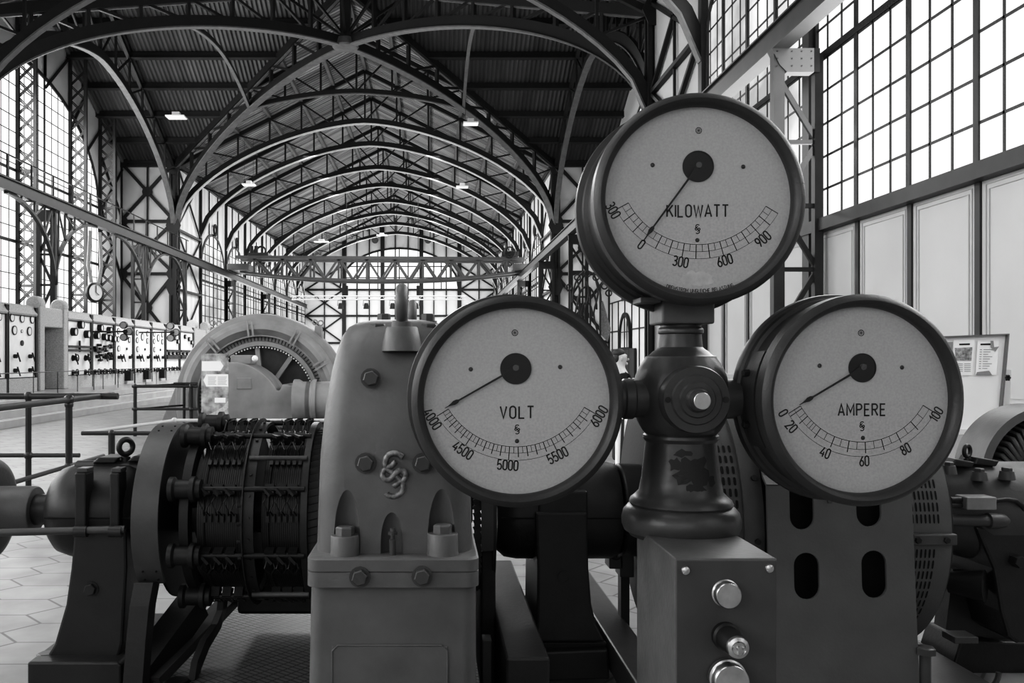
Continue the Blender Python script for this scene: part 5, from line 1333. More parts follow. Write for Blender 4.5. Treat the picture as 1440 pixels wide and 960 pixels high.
# ------------------------------------------------------------ switchboard of marble panels
XS = -12.3
def YP(px): return F * XS / (px - VX)
pz0, pz1 = .52, EYE + .13 * 12.3
def panel(i, pa, pb, lab, kind):
    ya, yb = YP(pa), YP(pb)
    t = thing('switchboard_cabinet', lab, 'switchboard panel', (XS - .3, (ya + yb) / 2, pz0), 'marble switchboard panels')
    H = pz1 - pz0
    m_ = MB().box(XS - .6, XS, ya + .05, yb - .05, pz0, pz1 - .32); mo = m_.build('marble_slab', marble, t)
    MB().prism([(XS + .05, pz1 - .32), (XS + .08, pz1 - .27), (XS - .04, pz1 - .05), (XS - .04, pz1), (XS - .6, pz1), (XS - .6, pz1 - .32)], lambda a, b: V((a, ya + .02, b)), (0, yb - ya - .04, 0)).build('cornice', stone, t)
    MB().box(XS - .6, XS + .06, ya + .02, yb - .02, pz0, pz0 + .42).build('stone_base', stone, t)
    fr_ = MB()
    fr_.box(XS - .02, XS + .05, ya - .04, ya + .06, pz0, pz1 - .05); fr_.box(XS - .02, XS + .05, yb - .06, yb + .04, pz0, pz1 - .05)
    fr_.box(XS, XS + .03, ya, yb, pz0 + .42, pz0 + .45); fr_.box(XS, XS + .03, ya, yb, pz1 - .35, pz1 - .325); fr_.build('edge_strip', iron_k, t)
    def at(u, v): return V((XS, ya + (yb - ya) * u, pz0 + H * (v + .05)))
    def meter(u, v, r, d=.03):
        o = at(u, v); mm = MB().lathe([(r * .78, d), (r, d), (r, 0)], o, (1, 0, 0), 20); mm.build('meter_ring', iron_k, t, 40)
        f_ = MB().disc(o + V((d * .9, 0, 0)), (1, 0, 0), r * .8, 20); f_.build('meter_dial', white, t)
    def sw(u, v, s=.1):
        o = at(u, v); k_ = MB().tube(o, o + V((.09, 0, 0)), s * .55, None, 12); k_.bar(o + V((.1, 0, s)), o + V((.16, s * .5, -s * 1.5)), .035, .035); k_.build('switch_handle', iron_k, t)
    def wheel(u, v, r=.11):
        o = at(u, v); k_ = MB().torus(o + V((.16, 0, 0)), (1, 0, 0), r, .022, 18, 6); k_.tube(o, o + V((.17, 0, 0)), .03, None, 8); k_.bar(o + V((.16, -r, 0)), o + V((.16, r, 0)), .025); k_.lathe([(r * .9, 0), (r * .8, .05), (0, .05)], o, (1, 0, 0), 14); k_.build('hand_wheel', iron_k, t)
    if kind == 'dials':
        for u in (.16, .5, .86): meter(u, .79, .13)
        for u in (.24, .76): meter(u, .65, .14)
        meter(.5, .645, .05, .02); k_ = MB().tube(at(.5, .51), at(.5, .51) + V((.03, 0, 0)), .085, None, 16); k_.build('round_cover', iron_k, t)
        for u in (.24, .76):
            for v in (.36, .2): sw(u, v, .11)
    elif kind == 'drums':
        for u, v in ((.5, .78), (.22, .68), (.76, .66)): meter(u, v, .14, .16)
        k_ = MB()
        for v in (.49, .44): k_.bar(at(.0, v) + V((.05, 0, 0)), at(.98, v) + V((.05, 0, 0)), .06, .07)
        k_.bar(at(.48, .42) + V((.05, 0, 0)), at(.48, .57) + V((.05, 0, 0)), .06, .05)
        k_.build('bus_bar', iron_k, t)
        for u in (.25, .76): sw(u, .34, .15); wheel(u, .34, .12); wheel(u, .15)
    elif kind == 'crowded':
        for u, v in ((.3, .76), (.72, .74), (.15, .65), (.5, .64), (.68, .63), (.92, .62)): meter(u, v, .13, .16)
        random.seed(i)
        for n_ in range(26):
            k_ = MB(); u, v = random.uniform(.08, .9), random.uniform(.3, .52); p = at(u, v) + V((.06, 0, 0)); k_.box(p.x - .05, p.x + .06, p.y - random.uniform(.05, .14), p.y + .09, p.z - .03, p.z + .05)
            k_.build('contactor', iron_k, t)
        for u in (.14, .4, .66, .9): wheel(u, .15, .1)
        for u in (.2, .5, .8): sw(u, .36, .12)
    elif kind in ('rings', 'rings2'):
        for u in ((.2, .8)):
            for v in (.74, .62): meter(u, v, .12)
        meter(.22, .48, .12)
        if kind == 'rings2': meter(.5, .68, .16)
        k_ = MB().tube(at(.65, .48), at(.65, .48) + V((.04, 0, 0)), .05, None, 12); k_.build('round_cover', iron_k, t)
        for u in (.2, .36, .8): sw(u, .35, .12)
        for u in (.2, .55, .85): wheel(u, .14, .09)
        k_ = MB().box(XS, XS + .3, at(.55, 0).y - .16, at(.55, 0).y + .16, pz0 + .25 * 0 + .12, pz0 + .5); k_.build('meter_box', iron_k, t)
    else:
        for u, v in ((.35, .74), (.65, .70), (.85, .64)): meter(u, v, .11, .1)
        k_ = MB()
        for v in (.47, .38, .34): k_.bar(at(.05, v) + V((.05, 0, 0)), at(.95, v) + V((.05, 0, 0)), .06, .09)
        k_.build('bus_bar', iron_k, t)
        for u in (.2, .5, .8): meter(u, .42, .07, .1)
        for u in (.25, .6, .85): wheel(u, .15, .09)
    return t
panel(0, -70, 8.5, 'plain marble switchboard panel cut by the left edge', 'dials')
panel(1, 9.5, 50, 'marble panel with five ring dials left of the stone doorway', 'dials')
panel(2, 93, 127.5, 'marble panel with three round meters right of the stone doorway', 'drums')
panel(3, 128.5, 159.5, 'crowded marble panel with many black switches, second right of the doorway', 'crowded')
panel(4, 160.5, 186.5, 'marble panel behind the nearer three round gauges on an arm', 'rings')
panel(5, 187.5, 211.5, 'marble panel with oval meters, fourth right of the doorway', 'rings2')
panel(6, 212.5, 231.5, 'marble panel with oval meters, fifth right of the doorway', 'rings2')
panel(7, 232.5, 251.5, 'marble panel behind the farther three round gauges on an arm', 'bars')
panel(8, 252.5, 271, 'last marble panel of the switchboard beside the big generator', 'bars')
# stone doorway
ya, yb = YP(52), YP(92)
dw = thing('door_2', 'stone doorway with scroll tops inside the marble switchboard', 'doorway', (XS - .3, (ya + yb) / 2, pz0), None, 'structure')
m_ = MB(); m_.box(XS - .6, XS + .10, ya, ya + .34, pz0, pz1 + .05); m_.box(XS - .6, XS + .10, yb - .34, yb, pz0, pz1 + .05); m_.box(XS - .6, XS + .06, ya, yb, pz1 - .62, pz1); m_.build('stone_frame', stone, dw, None, .03)
m_ = MB()
for y in (ya + .17, yb - .17): m_.tube((XS - .4, y - .2, pz1 + .1), (XS - .4, y + .2, pz1 + .1), .24, None, 20) if False else m_.lathe([(0, 0), (.20, 0), (.24, .05), (.24, .35), (.2, .4), (0, .4)], (XS - .12, y - .2, pz1 + .10), (0, 1, 0), 20)
m_.build('scroll', stone, dw, 40)
m_ = MB().box(XS - .1, XS + .02, ya + .36, yb - .36, pz1 - .5, pz1 - .2); m_.build('carved_frieze', stone_d, dw)
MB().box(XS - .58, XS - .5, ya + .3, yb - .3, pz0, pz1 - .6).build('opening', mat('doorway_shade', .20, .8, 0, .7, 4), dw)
e_ = thing('switchboard_end', 'small stone end piece with scrolls right of the last switchboard panel', 'stone end', (XS, YP(282), pz0))
ya, yb = YP(272), YP(293)
m_ = MB(); m_.box(XS - .6, XS, ya, yb, pz0, pz1 - .1); m_.box(XS - .6, XS + .08, ya, ya + .5, pz0, pz1); m_.box(XS - .6, XS + .08, yb - .5, yb, pz0, pz1); m_.build('stone_frame', stone, e_, None, .03)
m_ = MB()
for y in (ya + .25, yb - .25): m_.lathe([(0, 0), (.22, 0), (.26, .05), (.26, .4), (.2, .45), (0, .45)], (XS - .12, y - .2, pz1 + .10), (0, 1, 0), 20)
m_.build('scroll', stone, e_, 40)
# the two trios of round gauges on arms
for px, py, lab in ((176, 466, 'nearer'), (242, 467, 'farther')):
    Y = 30.6 if px < 200 else 35.6; o = P(px, py, Y); k = Y / F
    t = thing('gauge_bracket', f'{lab} set of three round gauges on a bracket before the switchboard', 'gauge set', o, 'gauge sets on the switchboard')
    a_ = MB().tube(o, V((XS, o.y + .2, o.z)), .03, None, 8); a_.ball(o, .09, 10); a_.build('bracket_arm', iron_k, t)
    for dx, dz in ((-3, 9), (5, 0), (-2.5, -8)):
        c_ = o + V((dx * k, 0, dz * k)); r = 5.2 * k
        MB().lathe([(r * .82, 0), (r * .95, -.01), (r, .01), (r, .14), (0, .14)], c_, (0, 1, 0), 24).build('gauge_case', iron_k, t, 40)
        MB().disc(c_ + V((0, .005, 0)), (0, 1, 0), r * .84, 24).build('gauge_dial', dial_m, t)
# podium railing
pr = thing('podium_railing', 'thin iron railing along the podium before the switchboard', 'railing', (-10.9, 30, .52))
MB().tube((-10.9, 17.5, 1.15), (-10.9, 37.5, 1.15), .014, None, 6).build('handrail', iron_k, pr)
for px in (10, 47, 81, 109, 132, 145, 166, 190, 205, 220): 
    y = -10.9 * F / (px - VX); MB().tube((-10.9, y, .52), (-10.9, y, 1.15), .013, None, 6).build('post', iron_k, pr)
# hanging clock
o = V((-12.75, YP(141) * 1.02, ZZ(411, YP(141) * 1.02)))
ck = thing('hanging_clock', 'ornate round clock hanging over the switchboard', 'clock', o)
fa = V((.86, -.51, 0))
MB().lathe([(0, .12), (.34, .12), (.38, .05), (.38, -.05), (.31, -.08), (.30, -.05)], o, -fa, 28).build('clock_case', iron_k, ck, 40)
MB().disc(o + fa * .055, fa, .30, 28).build('clock_face', white, ck)
sd = V((.51, .86, 0)); h_ = MB(); h_.bar(o + fa * .07, o + fa * .07 + V((0, 0, .26)), .03, .01, sd); h_.bar(o + fa * .07, o + fa * .07 + sd * .14 - V((0, 0, .1)), .03, .01); h_.build('clock_hands', ink, ck)
s_ = MB()
for d in (-.16, .16): s_.sweep([o + sd * d + V((0, 0, .36)), o + sd * d * 1.8 + V((0, 0, 1.0)), o + sd * d * 1.3 + V((0, 0, 2.3))], fa, .05, .14)
s_.build('hanger_strap', stone_d, ck)

# ------------------------------------------------------------ big generator in the middle distance
YG = 19.0; gc = P(368, 561, YG); k = YG / F
G = thing('generator', 'big round grey generator behind the info banner', 'generator', (gc.x, YG, 0))
def ringarc(prof, mi=None, n=72, a0=-19, a1=199, axis=(0, 1, 0)):
    # arc that ends just above the floor
    return MB().lathe(prof, gc, axis, n, 0, math.radians(a0), math.radians(a1), (1, 0, 0))
def RA(prof, name, m, a0=-18, a1=198, n=72):
    mb = MB(); N = n + 1
    for r, t in prof:
        for j in range(N):
            a = math.radians(a0 + (a1 - a0) * j / n); mb.v.append(gc + V((r * k * math.cos(a), t, r * k * math.sin(a))))
    for i in range(len(prof) - 1):
        for j in range(n): mb.f.append((i * N + j, i * N + j + 1, (i + 1) * N + j + 1, (i + 1) * N + j)); mb.m.append(0)
    return mb.build(name, m, G, 35)
so = RA([(98, .55), (119, .55), (120, .5), (120, -.05), (118, -.12), (112, -.12), (111, -.16), (109, -.2), (104, -.30), (98, -.30), (90, -.16), (88, -.16), (88, .4)], 'stator_ring', gen_m)
RA([(88, .0), (81, .0)], 'slot_ring', gen_d)
tt = MB()
for j in range(64):
    a = math.radians(-15 + 210 * j / 63); d = V((math.cos(a), 0, math.sin(a))); tt.bar(gc + d * 81.5 * k, gc + d * 87.5 * k, .03, .05, (0, 1, 0))
tt.build('slot_teeth', gen_m, G)
RA([(82, -.02), (81, -.1), (75, -.1), (74, 0.1)], 'rotor_rim', gen_m)
RA([(74, .1), (0, .2)], 'rotor_disc', gen_d)
for j in range(60):
    tt = MB(); a = math.radians(-10 + 200 * j / 59); d = V((math.cos(a), 0, math.sin(a))); tt.ball(gc + d * 73 * k + V((0, -.05, 0)), .022, 6)
    tt.build('rotor_bolt', white, G)
sp = MB()
for a in (15, 55, 95, 135, 175):
    d = V((math.cos(math.radians(a)), 0, math.sin(math.radians(a)))); sp.bar(gc + d * .2 + V((0, .05, 0)), gc + d * 73 * k + V((0, .05, 0)), .12, .1, (0, 1, 0))
sp.build('rotor_spokes', gen_m, G)
for a in (60, 97, 130, 30):
    cl_ = MB()
    d = V((math.cos(math.radians(a)), 0, math.sin(math.radians(a)))); s2 = V((-d.z, 0, d.x)) * .05
    for s_ in (-1, 1): cl_.bar(gc + d * 88 * k + s2 * s_ + V((0, -.32, 0)), gc + d * 110 * k + s2 * s_ + V((0, -.32, 0)), .03, .04, (0, 1, 0))
    cl_.build('ring_clamp', gen_m, G)
MB().prism([(262, 520), (250, 535), (227, 592), (224, 602), (300, 602), (285, 560)], lambda a, b: P(a, b, YG + .1), (0, .5, 0)).build('foot', gen_m, G, None, .02)
MB().prism([(474, 520), (486, 535), (510, 592), (512, 602), (440, 602), (455, 560)], lambda a, b: P(a, b, YG + .1), (0, .5, 0)).build('foot', gen_m, G, None, .02)
for px, py in ((299, 454), (308, 455), (443, 453), (451, 454)): 
    MB().torus(P(px, py, YG + .2), (.3, -1, 0), .055, .016, 16, 8).build('lifting_eye', gen_m, G, 40)
for px0, px1, py0, py1 in ((294, 312, 460, 470), (441, 453, 458, 476)): MB().prism([(px0, py1), (px1, py1), (px1 - 2, py0), (px0 + 2, py0)], lambda a, b: P(a, b, YG + .1), (0, .3, 0)).build('eye_lug', gen_m, G)
# bearing hump in front of it
yb_ = 17.6
hp = thing('generator_bearing', 'rounded grey bearing housing in front of the big generator', 'bearing', P(360, 603, yb_))
pts = [(300, 600), (300, 515), (322, 509)] + [(322 + 76 * math.sin(math.radians(a)) , 585 - 77 * math.cos(math.radians(a))) for a in range(8, 66, 6)] + [(393, 549), (397, 540), (418, 543), (418, 582), (414, 591), (414, 600)]
MB().prism(pts, lambda a, b: P(a, b, yb_), (0, 1.0, 0)).build('housing', gen_m, hp, None, .06, segs=3)
MB().prism([(324, 499), (353, 499), (353, 512), (324, 512)], lambda a, b: P(a, b, yb_ + .2), (0, .5, 0)).build('top_box', gen_m, hp, None, .02)
MB().ball(P(358.5, 504, yb_ + .1), 4.6 * yb_ / F, 14).build('globe', white, hp, 60, label='white globe')
MB().prism([(333, 531), (353, 531), (354, 547), (333, 547)], lambda a, b: P(a, b, yb_ - .015), (0, .03, 0)).build('inspection_cover', gen_m, hp, None, .012)
MB().lathe([(0, 0), (25 * k, 0), (25 * k, .9), (0, .9)], P(432, 563, yb_ + .1), (1, 0, 0), 32).build('shaft_housing', gen_m, hp, 40)
MB().lathe([(28 * k, -.1), (28 * k, .0), (25 * k, .08), (25 * k, .25), (28 * k, .3), (28 * k, .38)], P(421, 563, yb_ + .1), (1, 0, 0), 32).build('shaft_collar', gen_m, hp, 40)
MB().prism([(424, 600), (440, 600), (438, 585), (426, 585)], lambda a, b: P(a, b, yb_), (0, .6, 0)).build('foot', gen_m, hp, None, .02)
MB().box(XX(290, 18), XX(450, 18), 17.3, 18.6, 0, .06).build('bed_plate', gen_m, hp)

# info banner
yb_ = 16.6
bn = thing('info_banner', 'tall printed info banner leaning before the big generator', 'banner', P(302, 613, yb_))
bz1, bz0 = ZZ(497, yb_), 0.02; x0, x1 = XX(283, yb_), XX(321, yb_)
MB().box(x0, x1, yb_, yb_ + .03, bz0, bz1).build('banner_board', mat('banner_print', .30, .6, 0, .95, 6), bn)
def bp_(a, b): return P(270 + a / 7.385, 490 + b / 7.385, yb_ - .004)
MB().prism([(102, 130), (295, 130), (327, 180), (295, 232), (102, 232)], bp_, (0, .003, 0)).build('white_arrow_field', paper, bn)
MB().prism([(148, 266), (376, 266), (376, 394), (148, 394), (118, 328)], bp_, (0, .003, 0)).build('white_arrow_field', paper, bn)
tx = MB()
for row in range(7):
    for c_ in ((166, 252), (268, 362)): tx.prism([(c_[0], 292 + row * 13), (c_[1] - (row % 3) * 6, 292 + row * 13), (c_[1] - (row % 3) * 6, 296 + row * 13), (c_[0], 296 + row * 13)], lambda a, b: bp_(a, b) - V((0, .002, 0)), (0, .001, 0))
tx.build('text_lines', greyink, bn)
MB().prism([(235, 510), (348, 510), (348, 562), (235, 562)], bp_, (0, .003, 0)).build('white_field', paper, bn)
MB().prism([(118, 720), (330, 600), (376, 540), (376, 620), (200, 740), (150, 760)], bp_, (0, .003, 0)).build('pale_picture', stone, bn)
MB().box(x0 - .05, x1 + .05, yb_ - .12, yb_ + .15, 0, .03).build('banner_foot', iron_d, bn)

# ------------------------------------------------------------ railings
def railing(name, lab, posts, runs, balls, m=rail_k, group='handrails on posts', mats=None):
    t = thing(name, lab, 'railing', posts[0][0], group)
    for p, q, r in posts: MB().tube(p, q, r, None, 14).build('post', m, t, 40)
    for p, q, r, mm in runs: MB().tube(p, q, r, None, 12).build('rail', mm, t, 40)
    for c_, r in balls: MB().ball(c_, r, 16).build('joint_ball', m, t, 60)
    return t
yr = 9.5; zt, zm_ = ZZ(557, yr), ZZ(640, yr); xp = XX(40, yr)
railing('railing', 'black pipe railing running across at the left edge', [(V((xp, yr, 0)), V((xp, yr, zt)), .032)],
        [(V((XX(-60, yr), yr, zt)), V((XX(166, yr), yr, zt)), .036, rail_k), (V((XX(-60, yr), yr, zm_)), V((XX(112, yr), yr, zm_)), .024, rail_k)],
        [(V((xp, yr, zt)), .052), (V((xp, yr, zm_)), .05)])
xa = -3.70; yp = -xa * F / (VX - 97); zt2, zm2 = ZZ(562, yp), ZZ(655, yp)
railing('railing', 'pipe railing running away from the camera beside the left bearing', [(V((xa, yp, 0)), V((xa, yp, zt2)), .034)],
        [(V((xa, 6.5, zt2)), V((xa, 9.9, zt2)), .030, lattice_m), (V((xa, 7.0, zm2)), V((xa, 9.6, zm2)), .022, lattice_m)],
        [(V((xa, yp, zt2)), .055), (V((xa, yp, zt2 - .05)), .045), (V((xa, yp, zm2)), .045)])
yr = 16.9; zt, zm_ = ZZ(543, yr), ZZ(575, yr)
ps = [(V((XX(p, yr), yr, 0)), V((XX(p, yr), yr, zt)), .035) for p in (190, 269)] + [(V((XX(230, yr), yr + 1.4, 0)), V((XX(230, yr), yr + 1.4, zt)), .03)]
railing('railing', 'low black railing left of the big generator', ps, [(V((XX(186, yr), yr, zt)), V((XX(278, yr), yr, zt)), .03, rail_k), (V((XX(186, yr), yr, zm_)), V((XX(278, yr), yr, zm_)), .025, rail_k), (V((XX(190, yr), yr, zt)), V((XX(230, yr), yr + 1.4, zt)), .025, rail_k), (V((XX(212, yr), yr + 1.5, zt)), V((XX(248, yr), yr + 1.5, zt)), .035, rail_k), (V((XX(190, yr), yr, zm_)), V((XX(230, yr), yr + 1.4, zm_)), .02, rail_k)],
        [(V((XX(p, yr), yr, z)), .05) for p in (190, 269) for z in (zt, zm_)])
yr = 8.4; zt = ZZ(591, yr)
railing('railing', 'bright pipe rail crossing behind the commutator', [(V((XX(245, yr), yr, 0)), V((XX(245, yr), yr, zt)), .02)], [(V((XX(245, yr), yr, zt)), V((XX(470, yr), yr, zt)), .017, rail_w), (V((XX(245, yr), yr, zt)), V((XX(118, yr * .9), yr * .9, ZZ(608, yr * .9))), .016, rail_w)], [(V((XX(245, yr), yr, zt)), .03)], rail_w)
yr = 7.3; zt = ZZ(609, yr)
railing('railing', 'low black rail end above the left bearing', [(V((XX(157, yr), yr, 0)), V((XX(157, yr), yr, zt)), .028)], [(V((XX(115, yr), yr, zt)), V((XX(300, yr), yr, zt)), .018, rail_k)], [(V((XX(157, yr), yr, zt)), .03)])

# ------------------------------------------------------------ notice board at right
yn = 7.4
nb = thing('notice_board', 'white notice board on a stand with pinned sheets at right', 'notice board', P(1400, 700, yn) * 1.0)
def np_(a, b, d=0.0): return P(a, b, yn - d + (b - 535) * -.0006)
def quad(pts, d, t=.004): return MB().prism(pts, lambda a, b: np_(a, b, d), (0, t, 0))
quad([(1290, 476), (1415, 471), (1403, 602), (1285, 604)], 0, .03).build('board', boardface, nb)
ed = MB(); ed.sweep([np_(1290, 475, .01), np_(1416, 470, .01), np_(1404, 603, .01), np_(1285, 605, .01)], (0, 1, 0), .05, .018, 0, True); ed.build('board_frame', mat('board_edge', .18, .4, .4), nb)
quad([(1285, 606), (1402, 602), (1403, 609), (1285, 613)], .06, .07).build('ledge', alu, nb)
quad([(1341, 478), (1371, 477), (1367, 527), (1339, 528)], .012).build('paper_sheet', paper, nb)
quad([(1343, 489), (1367.5, 488), (1366, 507), (1344, 507)], .016).build('printed_photo', paperpic, nb)
quad([(1330, 481), (1340, 480.5), (1338, 496), (1332, 496)], .014).build('printed_photo', greyink, nb)
quad([(1375, 480), (1405, 479), (1401, 527), (1372, 528)], .012).build('paper_sheet', paper, nb)
tx = MB()
tx.prism([(1349, 483), (1364, 482.5), (1364, 485), (1349, 485.3)], lambda a, b: np_(a, b, .015), (0, .001, 0)); tx.prism([(1379, 483), (1393, 482.5), (1393, 485), (1379, 485.2)], lambda a, b: np_(a, b, .015), (0, .001, 0))
tx.build('heading_line', ink, nb)
tx = MB()
for r in range(9):
    y = 491 + r * 3.3; tx.prism([(1378 - r * .2, y), (1381 - r * .2, y), (1381 - r * .2, y + 1), (1378 - r * .2, y + 1)], lambda a, b: np_(a, b, .015), (0, .001, 0)); tx.prism([(1383 - r * .2, y), (1396 - r * .2 - (r % 3) * 3, y), (1396 - r * .2 - (r % 3) * 3, y + .9), (1383 - r * .2, y + .9)], lambda a, b: np_(a, b, .015), (0, .001, 0))
for r in range(5):
    for c_ in (1345, 1356): tx.prism([(c_, 511 + r * 2.6), (c_ + 9, 511 + r * 2.6), (c_ + 9, 511.8 + r * 2.6), (c_, 511.8 + r * 2.6)], lambda a, b: np_(a, b, .015), (0, .001, 0))
tx.build('text_lines', greyink, nb)
quad([(1393, 479), (1397, 479), (1398, 488), (1405, 487), (1400, 494), (1393, 488)], .018, .001).build('printed_angle_mark', greyink, nb)
quad([(1374, 523), (1391, 521), (1395, 527), (1372, 527.5)], .018, .001).build('printed_footer', greyink, nb)
MB().bar(np_(1414, 520, -.06), np_(1409, 640, -.06), .06, .06).build('stand_post', alu, nb)
MB().bar(V((np_(1409, 640).x, yn, np_(1409, 640).z)), V((np_(1409, 640).x, yn, 0)), .06, .06).build('stand_leg', alu, nb)
MB().bar(V((np_(1300, 610).x, yn + .03, np_(1300, 610).z)), V((np_(1300, 610).x, yn + .03, 0)), .06, .06).build('stand_leg', alu, nb)
kn = MB(); kc = np_(1417, 531, .03)
kn.tube(kc, kc + V((0, .05, 0)), .014, None, 12)
for a in range(6): kn.ball(kc + V((math.cos(a * PI / 3) * .018, 0, math.sin(a * PI / 3) * .018)), .011, 8)
kn.build('star_knob', black, nb, 60)
# light panel near the person
pn = thing('info_stand', 'pale upright info stand low between volt gauge and column', 'info panel', P(888, 760, 7.8))
MB().prism([(866, 583), (910, 583), (910, 700), (866, 700)], lambda a, b: P(a, b, 7.8 + (700 - b) * .006), (0, .03, 0)).build('panel', white, pn)
MB().bar(P(876, 590, 8.44), P(872, 700, 7.78), .03, .02).build('edge_strip', iron_k, pn)
MB().box(XX(864, 7.8), XX(912, 7.8), 7.7, 8.0, 0, ZZ(698, 7.8)).build('plinth', boardface, pn)
# low dark roller behind column
# ornate ironwork between the gauges
yi = 29.0
ir = thing('ironwork_gate', 'ornate wrought iron gate with curved bars between volt and kilowatt gauges', 'iron gate', P(825, 560, yi))
m_ = MB()
for px in (803, 815, 830, 844): m_.tube(V((XX(px, yi), yi, 0)), P(px, 404, yi), .035, None, 8)
for s_ in (0, 1, 2):
    w_ = 20 - s_ * 6; m_.path([P(825 + w_ * math.cos(math.radians(a)), 425 + s_ * 10 - (44 - s_ * 12) * math.sin(math.radians(a)), yi - .05) for a in range(0, 181, 12)], .035, 6)
for px in (812, 825, 838):
    m_.path([P(px + 3 * math.sin(j * .9), 395 + j * 9, yi - .1) for j in range(14)], .03, 6)
for px, py in ((800, 404), (812, 390), (826, 385), (838, 390), (850, 402), (856, 412)):
    m_.torus(P(px, py, yi - .1), (0, 1, 0), .10, .025, 14, 6)
m_.build('scroll_bars', lattice_m, ir)
MB().prism([(843, 423), (848, 423), (859, 462), (855, 480), (845, 470)], lambda a, b: P(a, b, yi + .3), (0, .1, 0)).build('side_panel', stone_d, ir)

# ------------------------------------------------------------ the visitor
def skinned(name, nodes, edges, parent, m, sub=2):
    base = WL[parent.name]
    me = bpy.data.meshes.new(name); me.from_pydata([V(n[0]) for n in nodes], edges, [])
    o = bpy.data.objects.new(name, me); COL.objects.link(o)
    sk = o.modifiers.new('skin', 'SKIN'); ss = o.modifiers.new('sub', 'SUBSURF'); ss.levels = sub; ss.render_levels = sub
    for i, n in enumerate(nodes):
        r = n[1]; me.skin_vertices[0].data[i].radius = (r, r) if not isinstance(r, tuple) else r
        me.skin_vertices[0].data[i].use_root = (i == 0)
    dg = bpy.context.evaluated_depsgraph_get(); dg.update()
    m2 = bpy.data.meshes.new_from_object(o.evaluated_get(dg)); o.modifiers.clear(); o.data = m2
    m2.materials.clear(); m2.materials.append(m); m2.polygons.foreach_set('use_smooth', [True] * len(m2.polygons))
    o.parent = parent; WL[o.name] = base
    return o
PY = 11.9; px_ = XX(878.5, PY); hs = .93
man = thing('person', 'man with short dark hair in a black printed T-shirt looking right', 'person', (px_ - .06, PY, 0))
def b(x, y, z): return (x * hs, y * hs, z * hs)   # local: +x is where he faces
nodes = [(b(0, 0, .98), .15), (b(.01, 0, 1.15), .145), (b(.0, 0, 1.34), .165), (b(-.02, 0, 1.46), .10), (b(-.01, 0, 1.53), .058), (b(.01, 0, 1.60), .075), (b(.02, 0, 1.68), .092), (b(.015, 0, 1.735), .075),
    (b(-.02, -.18, 1.43), .06), (b(-.04, -.24, 1.18), .045), (b(.06, -.25, .95), .034), (b(.10, -.25, .86), .035),
    (b(-.02, .18, 1.43), .06), (b(-.04, .24, 1.18), .045), (b(.06, .25, .95), .034), (b(.10, .25, .86), .035),
    (b(0, -.10, .90), .10), (b(.02, -.11, .50), .065), (b(-.02, -.11, .09), .04), (b(.14, -.12, .04), .035),
    (b(0, .10, .90), .10), (b(.0, .11, .50), .065), (b(-.04, .11, .09), .04), (b(.12, .12, .04), .035)]
edges = [(0, 1), (1, 2), (2, 3), (3, 4), (4, 5), (5, 6), (6, 7), (3, 8), (8, 9), (9, 10), (10, 11), (3, 12), (12, 13), (13, 14), (14, 15), (0, 16), (16, 17), (17, 18), (18, 19), (0, 20), (20, 21), (21, 22), (22, 23)]
skinned('body', nodes, edges, man, skin)
nodes = [(b(0, 0, .96), .175), (b(.01, 0, 1.15), .165), (b(.0, 0, 1.33), .185), (b(-.02, 0, 1.45), .115), (b(-.02, -.18, 1.42), .082), (b(-.035, -.235, 1.22), .07), (b(-.02, .18, 1.42), .082), (b(-.035, .235, 1.22), .07)]
skinned('t_shirt', nodes, [(0, 1), (1, 2), (2, 3), (3, 4), (4, 5), (3, 6), (6, 7)], man, shirt_m)
nodes = [(b(0, 0, .98), .165), (b(0, -.10, .88), .118), (b(.02, -.11, .50), .085), (b(-.02, -.11, .10), .07), (b(0, .10, .88), .118), (b(.0, .11, .50), .085), (b(-.04, .11, .10), .07)]
skinned('trousers', nodes, [(0, 1), (1, 2), (2, 3), (0, 4), (4, 5), (5, 6)], man, trouser_m)
H0 = WL[man.name]
def hp_(x, y, z): return H0 + V(b(x, y, z))
hm_ = MB(); hm_.ball(hp_(-.022, 0, 1.738), .088 * hs, 18, 0, (1.0, .92, .78)); hm_.ball(hp_(-.055, 0, 1.67), .07 * hs, 14, 0, (.75, 1.05, 1.1)); hm_.build('hair', hair_m, man, 60)
fc_ = MB(); fc_.ball(hp_(.112, 0, 1.645), .016, 8, 0, (1.3, .8, 1.1)); fc_.ball(hp_(.088, 0, 1.58), .028, 8, 0, (.9, 1, .8))
for s_ in (-1, 1): fc_.ball(hp_(.0, s_ * .085, 1.65), .026, 8, 0, (.7, .45, 1.2))
fc_.build('nose_chin_and_ears', skin, man, 60)
ey = MB()
for s_ in (-1, 1): ey.ball(hp_(.094, s_ * .035, 1.668), .010, 8); ey.bar(hp_(.098, s_ * .018, 1.69), hp_(.085, s_ * .06, 1.688), .008, .008)
ey.bar(hp_(.104, -.022, 1.608), hp_(.104, .022, 1.608), .006, .006); ey.build('eyes_brows_and_mouth', hair_m, man)
pt_ = MB()
for i in range(3): pt_.torus(hp_(.06 + .075 * i - .05, -.195 + .035 * abs(i - 1), 1.34), (0, 1, 0), .022, .007, 12, 6)
pt_.build('shirt_print', white, man)
sh_ = MB()
for s_ in (-1, 1): sh_.ball(hp_(.06, s_ * .115, .05), .075, 12, 0, (1.7, .7, .7))
sh_.build('shoes', black, man, 60)
for s_ in (-1, 1):
    fg = MB()
    for j, (dx, L_) in enumerate(((-.028, .07), (-.009, .078), (.010, .075), (.028, .06))):
        o_ = hp_(.10 + dx, s_ * .25, .85); fg.path([o_, o_ + V((.004, 0, -L_ * .5)), o_ + V((.016, 0, -L_))], .0085, 6)
    o_ = hp_(.135, s_ * .25, .88); fg.path([o_, o_ + V((.03, 0, -.03)), o_ + V((.035, 0, -.06))], .009, 6)
    fg.build('fingers', skin, man, 60)

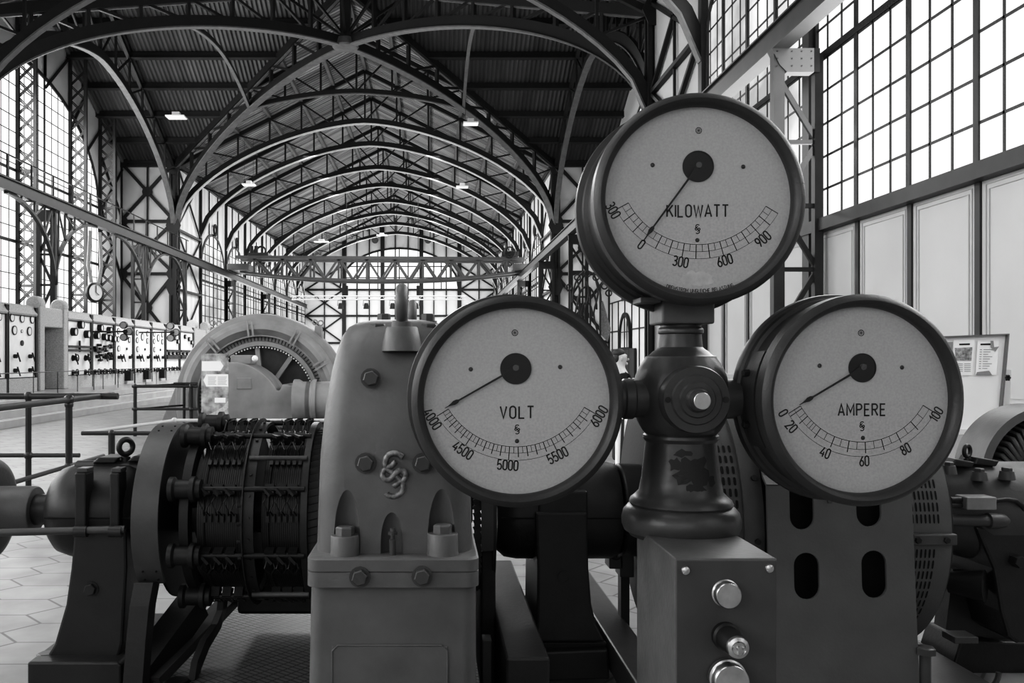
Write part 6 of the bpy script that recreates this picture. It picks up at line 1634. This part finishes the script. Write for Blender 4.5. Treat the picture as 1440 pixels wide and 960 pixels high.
# ================================================================== camera and light
cam = bpy.data.cameras.new('camera'); co = bpy.data.objects.new('camera', cam); COL.objects.link(co)
co.location = (0, 0, EYE); co.rotation_euler = (PI / 2, 0, 0)
cam.sensor_width = 36; cam.lens = 36 * F / 1440
cam.shift_x = (720 - VX) / 1440; cam.shift_y = (VY - 480) / 1440
cam.clip_end = 300; cam.clip_start = .05
bpy.context.scene.camera = co
w = bpy.data.worlds.new('daylight'); bpy.context.scene.world = w; w.use_nodes = True
w.node_tree.nodes['Background'].inputs[0].default_value = (1, 1, 1, 1); w.node_tree.nodes['Background'].inputs[1].default_value = .5
def area(name, loc, rot, sx, sy, e):
    l = bpy.data.lights.new(name, 'AREA'); l.shape = 'RECTANGLE'; l.size = sx; l.size_y = sy; l.energy = e
    o = bpy.data.objects.new(name, l); COL.objects.link(o); o.location = loc; o.rotation_euler = rot; return o
# added fill lights high under the roof, not actual lamps
area('roof_fill_light', (-5, 4, 12.5), (math.radians(0), 0, 0), 6, 10, 500)
area('roof_fill_light', (XC, 66, 13.4), (0, 0, 0), 8, 40, 5000)
H = PI / 2
area('window_light', (XTL + .25, 34.3, 8.0), (0, -H, 0), 8, 15, 2300)
area('window_light', (XL + .4, 70, 5.5), (0, -H, 0), 6, 36, 2400)
area('window_light', (XR - .4, 70, 5.5), (0, H, 0), 6, 36, 2400)
area('window_light', (XR - .25, 14.2, 7.5), (0, H, 0), 6, 11, 1000)
area('window_light', (-3.55, YE - .5, 11), (-H, 0, 0), 12, 4, 600)
area('roof_fill_light', (XC, 38, 12.0), (0, 0, 0), 6, 6, 2500)  # added fill light over the crossing
sc = bpy.context.scene
sc.view_settings.view_transform = 'Standard'; sc.view_settings.look = 'None'; sc.view_settings.exposure = 0; sc.view_settings.gamma = 1
sc.cycles.use_denoising = True; sc.cycles.max_bounces = 7; sc.cycles.diffuse_bounces = 4; sc.cycles.glossy_bounces = 3; sc.cycles.transparent_max_bounces = 8
sc.cycles.caustics_reflective = False; sc.cycles.caustics_refractive = False; sc.cycles.sample_clamp_indirect = 4

vs = sc.view_settings; vs.use_curve_mapping = True
cm = vs.curve_mapping; c_ = cm.curves[3]
c_.points.new(.05, .032); c_.points.new(.22, .215); c_.points.new(.6, .66)
cm.update()
